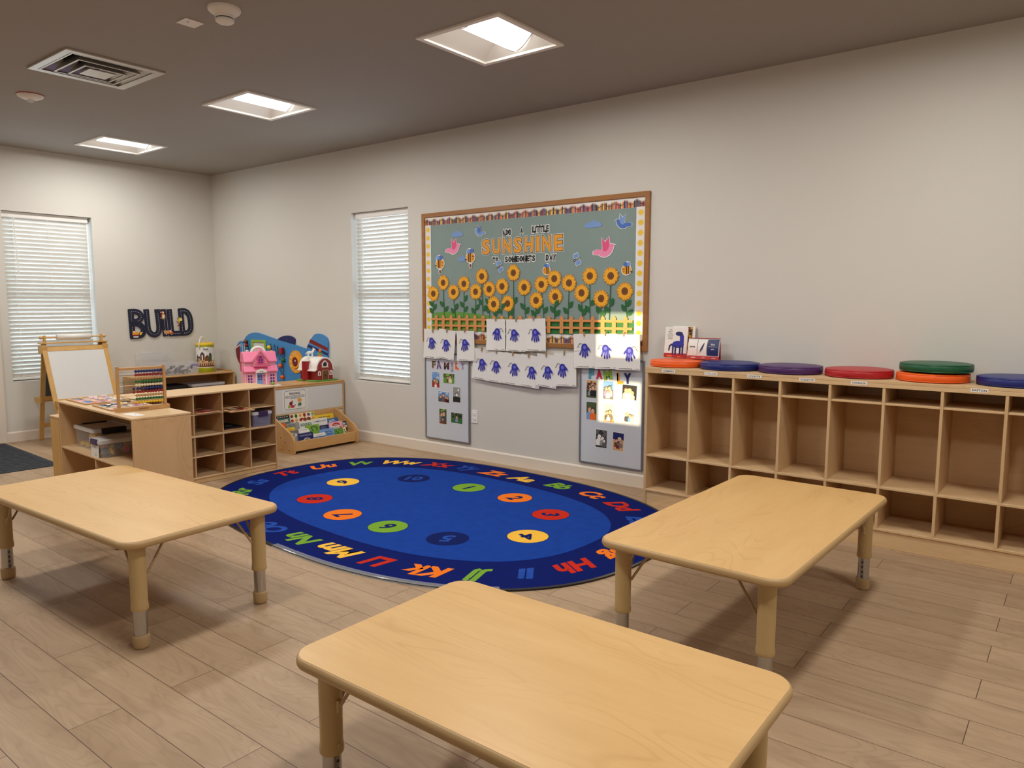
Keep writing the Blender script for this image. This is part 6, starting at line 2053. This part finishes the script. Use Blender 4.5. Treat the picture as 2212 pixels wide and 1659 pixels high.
b = MB(M); b.box(-.158, .145, -.16, -.150, .150, .03, 'hotpink'); b.box(-.160, .12, -.03, -.150, .145, .0, 'pink'); b.build('side_latch', t, bevel=.002)

# ------------------------------------------------------------------ red barn
t = thing('toy_barn', 'red plastic toy barn with white curved roof and silo', 'toy barn', (2.335, -.235, .6345), math.radians(2))
G = frame((0, 0, 0), (0, 1, 0), (0, 0, 1))       # u across the gable, v up, w out of the gable
b = MB(G); b.prism(rrect(-.150, 0, .140, .014, .004), -.155, .180, 'grass'); b.build('green_base', t, bevel=.004)
b = MB(G)
gw = [(-.105, .014), (.105, .014), (.105, .125)] + [(.105 * math.cos(a), .125 + .115 * math.sin(a)) for a in [PI * k / 12 for k in range(1, 12)]] + [(-.105, .125)]
b.prism(gw, -.135, .135, 'barnred')
for k in range(5):
    z = .030 + k * .020
    b.box(-.1065, z, -.13, -.1045, z + .003, .13, 'maroon')
b.build('barn_walls', t)
b = MB(G)
O = [(.138, .118)] + [(.118 * math.cos(a), .125 + .130 * math.sin(a)) for a in [PI * k / 16 for k in range(0, 17)]] + [(-.138, .118)]
I = [(.136, .108)] + [(.106 * math.cos(a), .122 + .118 * math.sin(a)) for a in [PI * k / 16 for k in range(0, 17)]] + [(-.136, .108)]
n = len(O)
for w0, w1, m in ((-.150, .140, 'duckwhite'),):
    v = [(p[0], p[1], w0) for p in O] + [(p[0], p[1], w0) for p in I] + [(p[0], p[1], w1) for p in O] + [(p[0], p[1], w1) for p in I]
    f = []
    for i in range(n - 1):
        f += [(i, i + 1, 2 * n + i + 1, 2 * n + i), (n + i + 1, n + i, 3 * n + i, 3 * n + i + 1), (2 * n + i, 2 * n + i + 1, 3 * n + i + 1, 3 * n + i), (i + 1, i, n + i, n + i + 1)]
    f += [(0, 2 * n, 3 * n, n), (n - 1, 2 * n - 1, 4 * n - 1, 3 * n - 1)]
    b.add(v, f, m)
b.build('barn_roof', t)
b = MB(G); b.prism(rect(-.040, .014, .050, .118), .135, .139, 'brown'); b.ring(rect(-.040, .014, .050, .118), rect(-.034, .014, .044, .112), .139, .142, 'tan'); b.tube([(.0, .07, .142), (.01, .06, .142), (.0, .05, .142)], .003, 'dark', 6); b.build('barn_door', t)
for u in (-.072, .080):
    b = MB(G); b.ring([(u - .018, .06), (u + .018, .06), (u + .018, .09)] + ell(u, .09, .018, .020, 8, PI / 8, PI * 7 / 8) + [(u - .018, .09)], [(u - .009, .066), (u + .009, .066), (u + .009, .088)] + ell(u, .088, .009, .011, 8, PI / 8, PI * 7 / 8) + [(u - .009, .088)], .135, .140, 'duckwhite'); b.build('side_window', t)
b = MB(G); P = [(-.036, .150), (.036, .150), (.040, .185), (.0, .222), (-.040, .185)]; b.ring(P, [(p[0] * .72, .150 + (p[1] - .150) * .76 + .006) for p in P], .135, .143, 'duckwhite'); b.flat([(p[0] * .72, .150 + (p[1] - .150) * .76 + .006) for p in P], .1356, 'dark'); b.prism(rect(-.046, .142, .046, .150), .135, .150, 'tan'); b.build('loft_window', t)
b = MB(Matrix.Translation((-.02, -.125, 0))); b.lathe([(.040, .014), (.040, .215)], 'barnred', 24, cap=False); b.build('silo', t)
b = MB(Matrix.Translation((-.02, -.125, 0))); b.lathe([(.043, .212), (.042, .222), (.034, .240), (.018, .252), (.001, .256)], 'duckwhite', 24, cap=True); b.build('silo_cap', t)
# figures on the barn roof
t = thing('toy_horse', 'small white toy horse standing on the barn roof', 'toy animal', (2.30, -.285, .8905), math.radians(80))
b = MB()
b.tube([(-.030, 0, .040), (-.01, 0, .044), (.022, 0, .042), (.036, 0, .058), (.042, 0, .075)], [.013, .016, .015, .012, .009], 'duckwhite', 10); b.tube([(.040, 0, .078), (.062, 0, .066)], [.010, .006], 'duckwhite', 8)
b.build('horse_body', t)
for x in (-.026, .020):
    for s in (-1, 1):
        l = MB(); l.tube([(x, s * .008, .036), (x + .004, s * .009, .018), (x, s * .009, -.014 if x < 0 else -.010)], [.007, .005, .006], 'duckwhite', 8); l.build('leg', t)
for s in (-1, 1):
    l = MB(); l.tube([(.036, s * .006, .082), (.034, s * .008, .094)], [.004, .001], 'duckwhite', 6); l.build('ear', t)
l = MB(); l.tube([(-.032, 0, .046), (-.046, 0, .036), (-.050, 0, .018)], [.005, .004, .002], 'duckwhite', 6); l.build('tail', t)
t = thing('toy_plant', 'small green and orange toy plant standing on the barn roof', 'toy plant', (2.36, -.205, .892))
b = MB(); b.lathe([(.024, -.004), (.028, .002), (.020, .010), (.001, .012)], 'orange', 14); b.build('plant_base', t)
b = MB()
for k in range(6):
    a = 2 * PI * k / 6; b.tube([(0, 0, .008), (.016 * math.cos(a), .016 * math.sin(a), .028), (.030 * math.cos(a), .030 * math.sin(a), .036)], [.006, .007, .001], 'lime', 6)
b.build('plant_leaves', t)
b = MB(); b.tube([(0, 0, .02), (0, .004, .055)], .004, 'green', 6)
for k in range(7):
    a = 2 * PI * k / 7; b.tube([(0, .004, .060), (.0, .004 + .022 * math.cos(a), .060 + .022 * math.sin(a))], [.008, .003], 'orange', 6)
b.build('plant_flower', t)

# ------------------------------------------------------------------ airplane activity panel
t = thing('airplane_panel', 'blue wooden airplane activity panel with orange clock on the wall behind the toys', 'activity panel', (1.35, -.001, .80))
M = WA @ Matrix.Translation((-1.35, -.80, 0))
PL = smooth([(.612, .972), (.659, 1.035), (.735, 1.078), (.830, 1.098), (.936, 1.099), (1.147, 1.062), (1.332, 1.028), (1.636, .985), (1.878, .940)], 3) + smooth([(1.905, .985), (1.960, 1.050), (2.020, 1.104), (2.083, 1.121), (2.150, 1.114), (2.220, 1.090), (2.258, 1.050), (2.262, .97), (2.246, .800)], 3) + [(2.10, .74), (1.92, .690), (1.755, .580), (1.358, .520), (.92, .535)] + smooth([(.80, .56), (.66, .615), (.545, .69), (.465, .763), (.437, .830), (.437, .885), (.470, .935), (.517, .976), (.560, .990), (.596, .970)], 3) + [(.700, 1.002), (.720, .985), (.705, .945)]
b = MB(M); b.prism(PL, .0, .020, 'panel_blue'); b.build('plane_body', t, bevel=.002, seg=1)
b = MB(M); b.prism(smooth([(1.322, 1.030), (1.385, 1.062), (1.505, 1.084), (1.600, 1.074), (1.655, 1.045), (1.648, .985)], 3), -.0008, .016, 'navy'); b.box(1.50, .99, .016, 1.504, 1.075, .017, 'slate'); b.build('cockpit', t)
b = MB(M); b.flat([(.440, .89), (.520, .965), (.545, .83), (.512, .70), (.466, .765)], .0204, 'maroon'); b.line([(.448, .90), (.540, .945)], .012, .0206, 'white'); b.build('nose_stripe', t)
for (za, zb, m) in ((1.045, 1.005, 'maroon'), (.985, .955, 'navy')):
    b = MB(M); b.flat([(1.962 - (1.05 - za) * .75, za + .012), (2.262, za - .075), (2.262, zb - .075), (1.962 - (1.05 - zb) * .75, zb + .012)], .0206, m); b.build('tail_stripe', t)
b = MB(M); c0 = (1.683, .786)
b.prism(ell(c0[0], c0[1], .130, .132, 40), .020, .028, 'gold')
for k in range(12):
    a = PI / 2 - 2 * PI * (k + 1) / 12
    b.text(str(k + 1), c0[0] + .102 * math.cos(a), c0[1] + .102 * math.sin(a), .0284, 'cream', h=.030, bold=.02)
b.build('clock_face', t)
b = MB(M); b.prism(ell(c0[0], c0[1], .074, .074, 32), .028, .036, 'yellow'); b.ring(ell(c0[0], c0[1], .074, .074, 32), ell(c0[0], c0[1], .056, .056, 32), .036, .040, 'sunflower'); b.build('clock_ring', t)
b = MB(M); b.dot(c0[0], c0[1], .055, .0365, 'maroon', 28); b.build('clock_centre', t)
b = MB(M); b.line([(c0[0] - .02, c0[1] - .04), (c0[0] - .015, c0[1] + .005)], .016, .0385, 'slate'); b.dot(c0[0] + .004, c0[1] + .014, .011, .039, 'white', 12); b.build('clock_hand', t)
b = MB(M); b.ring(rrect(.795, .845, 1.105, 1.015, .012), rrect(.838, .862, 1.068, .985, .006), .020, .034, 'lime'); b.build('mirror_frame', t, bevel=.003)
b = MB(M); b.box(.83, .855, .020, 1.075, .99, .024, 'dryerase'); b.build('mirror', t)
def wire(P, m='ink'):
    b = MB(M); b.tube([(p[0], p[1], .034) for p in smooth(P, 4)], .0032, m, 6); b.tube([(P[0][0], P[0][1], .018), (P[0][0], P[0][1], .034)], .0032, m, 6); b.tube([(P[-1][0], P[-1][1], .018), (P[-1][0], P[-1][1], .034)], .0032, m, 6); b.build('wire_track', t)
wire([(1.185, .94), (1.205, .98), (1.225, .90), (1.262, .845), (1.285, .975), (1.325, .83), (1.345, .96), (1.375, .80)])
wire([(1.36, .715), (1.40, .72), (1.42, .765), (1.455, .79)]); wire([(1.39, .735), (1.445, .745), (1.45, .60)]); wire([(1.36, .69), (1.415, .64), (1.425, .58)])
wire([(1.40, .93), (1.47, .935), (1.475, .84), (1.41, .835), (1.40, .90)])
for x, z, r, m in ((1.184, .935, .026, 'yellow'), (1.222, .880, .024, 'yellow'), (1.452, .793, .026, 'leafgreen'), (1.398, .728, .026, 'vinyl_orange'), (1.43, .595, .026, 'vinyl_orange')):
    b = MB(M); b.ball((x, z, .036), r, m, 14, 9); b.build('bead', t)
b = MB(M); b.prism(rrect(1.402, .868, 1.458, .938, .014), .026, .056, 'barnred'); b.build('red_bead', t, bevel=.004)
for P in ([(.570, .92), (.585, .955), (.612, .93), (.617, .80)], [(.655, .965), (.660, .83), (.640, .79)]):
    wire(P, 'white')
for x, z, m in ((.700, .990, 'brown'), (.712, .945, 'barnred'), (.722, .905, 'teal'), (.728, .870, 'white'), (.730, .835, 'brown')):
    b = MB(M); b.ball((x, z, .042), .022, m, 12, 8); b.build('figure_bead', t)
b = MB(M); b.tube([(.695, 1.01, .036), (.735, .80, .036)], .004, 'steel', 6); b.build('figure_rod', t)
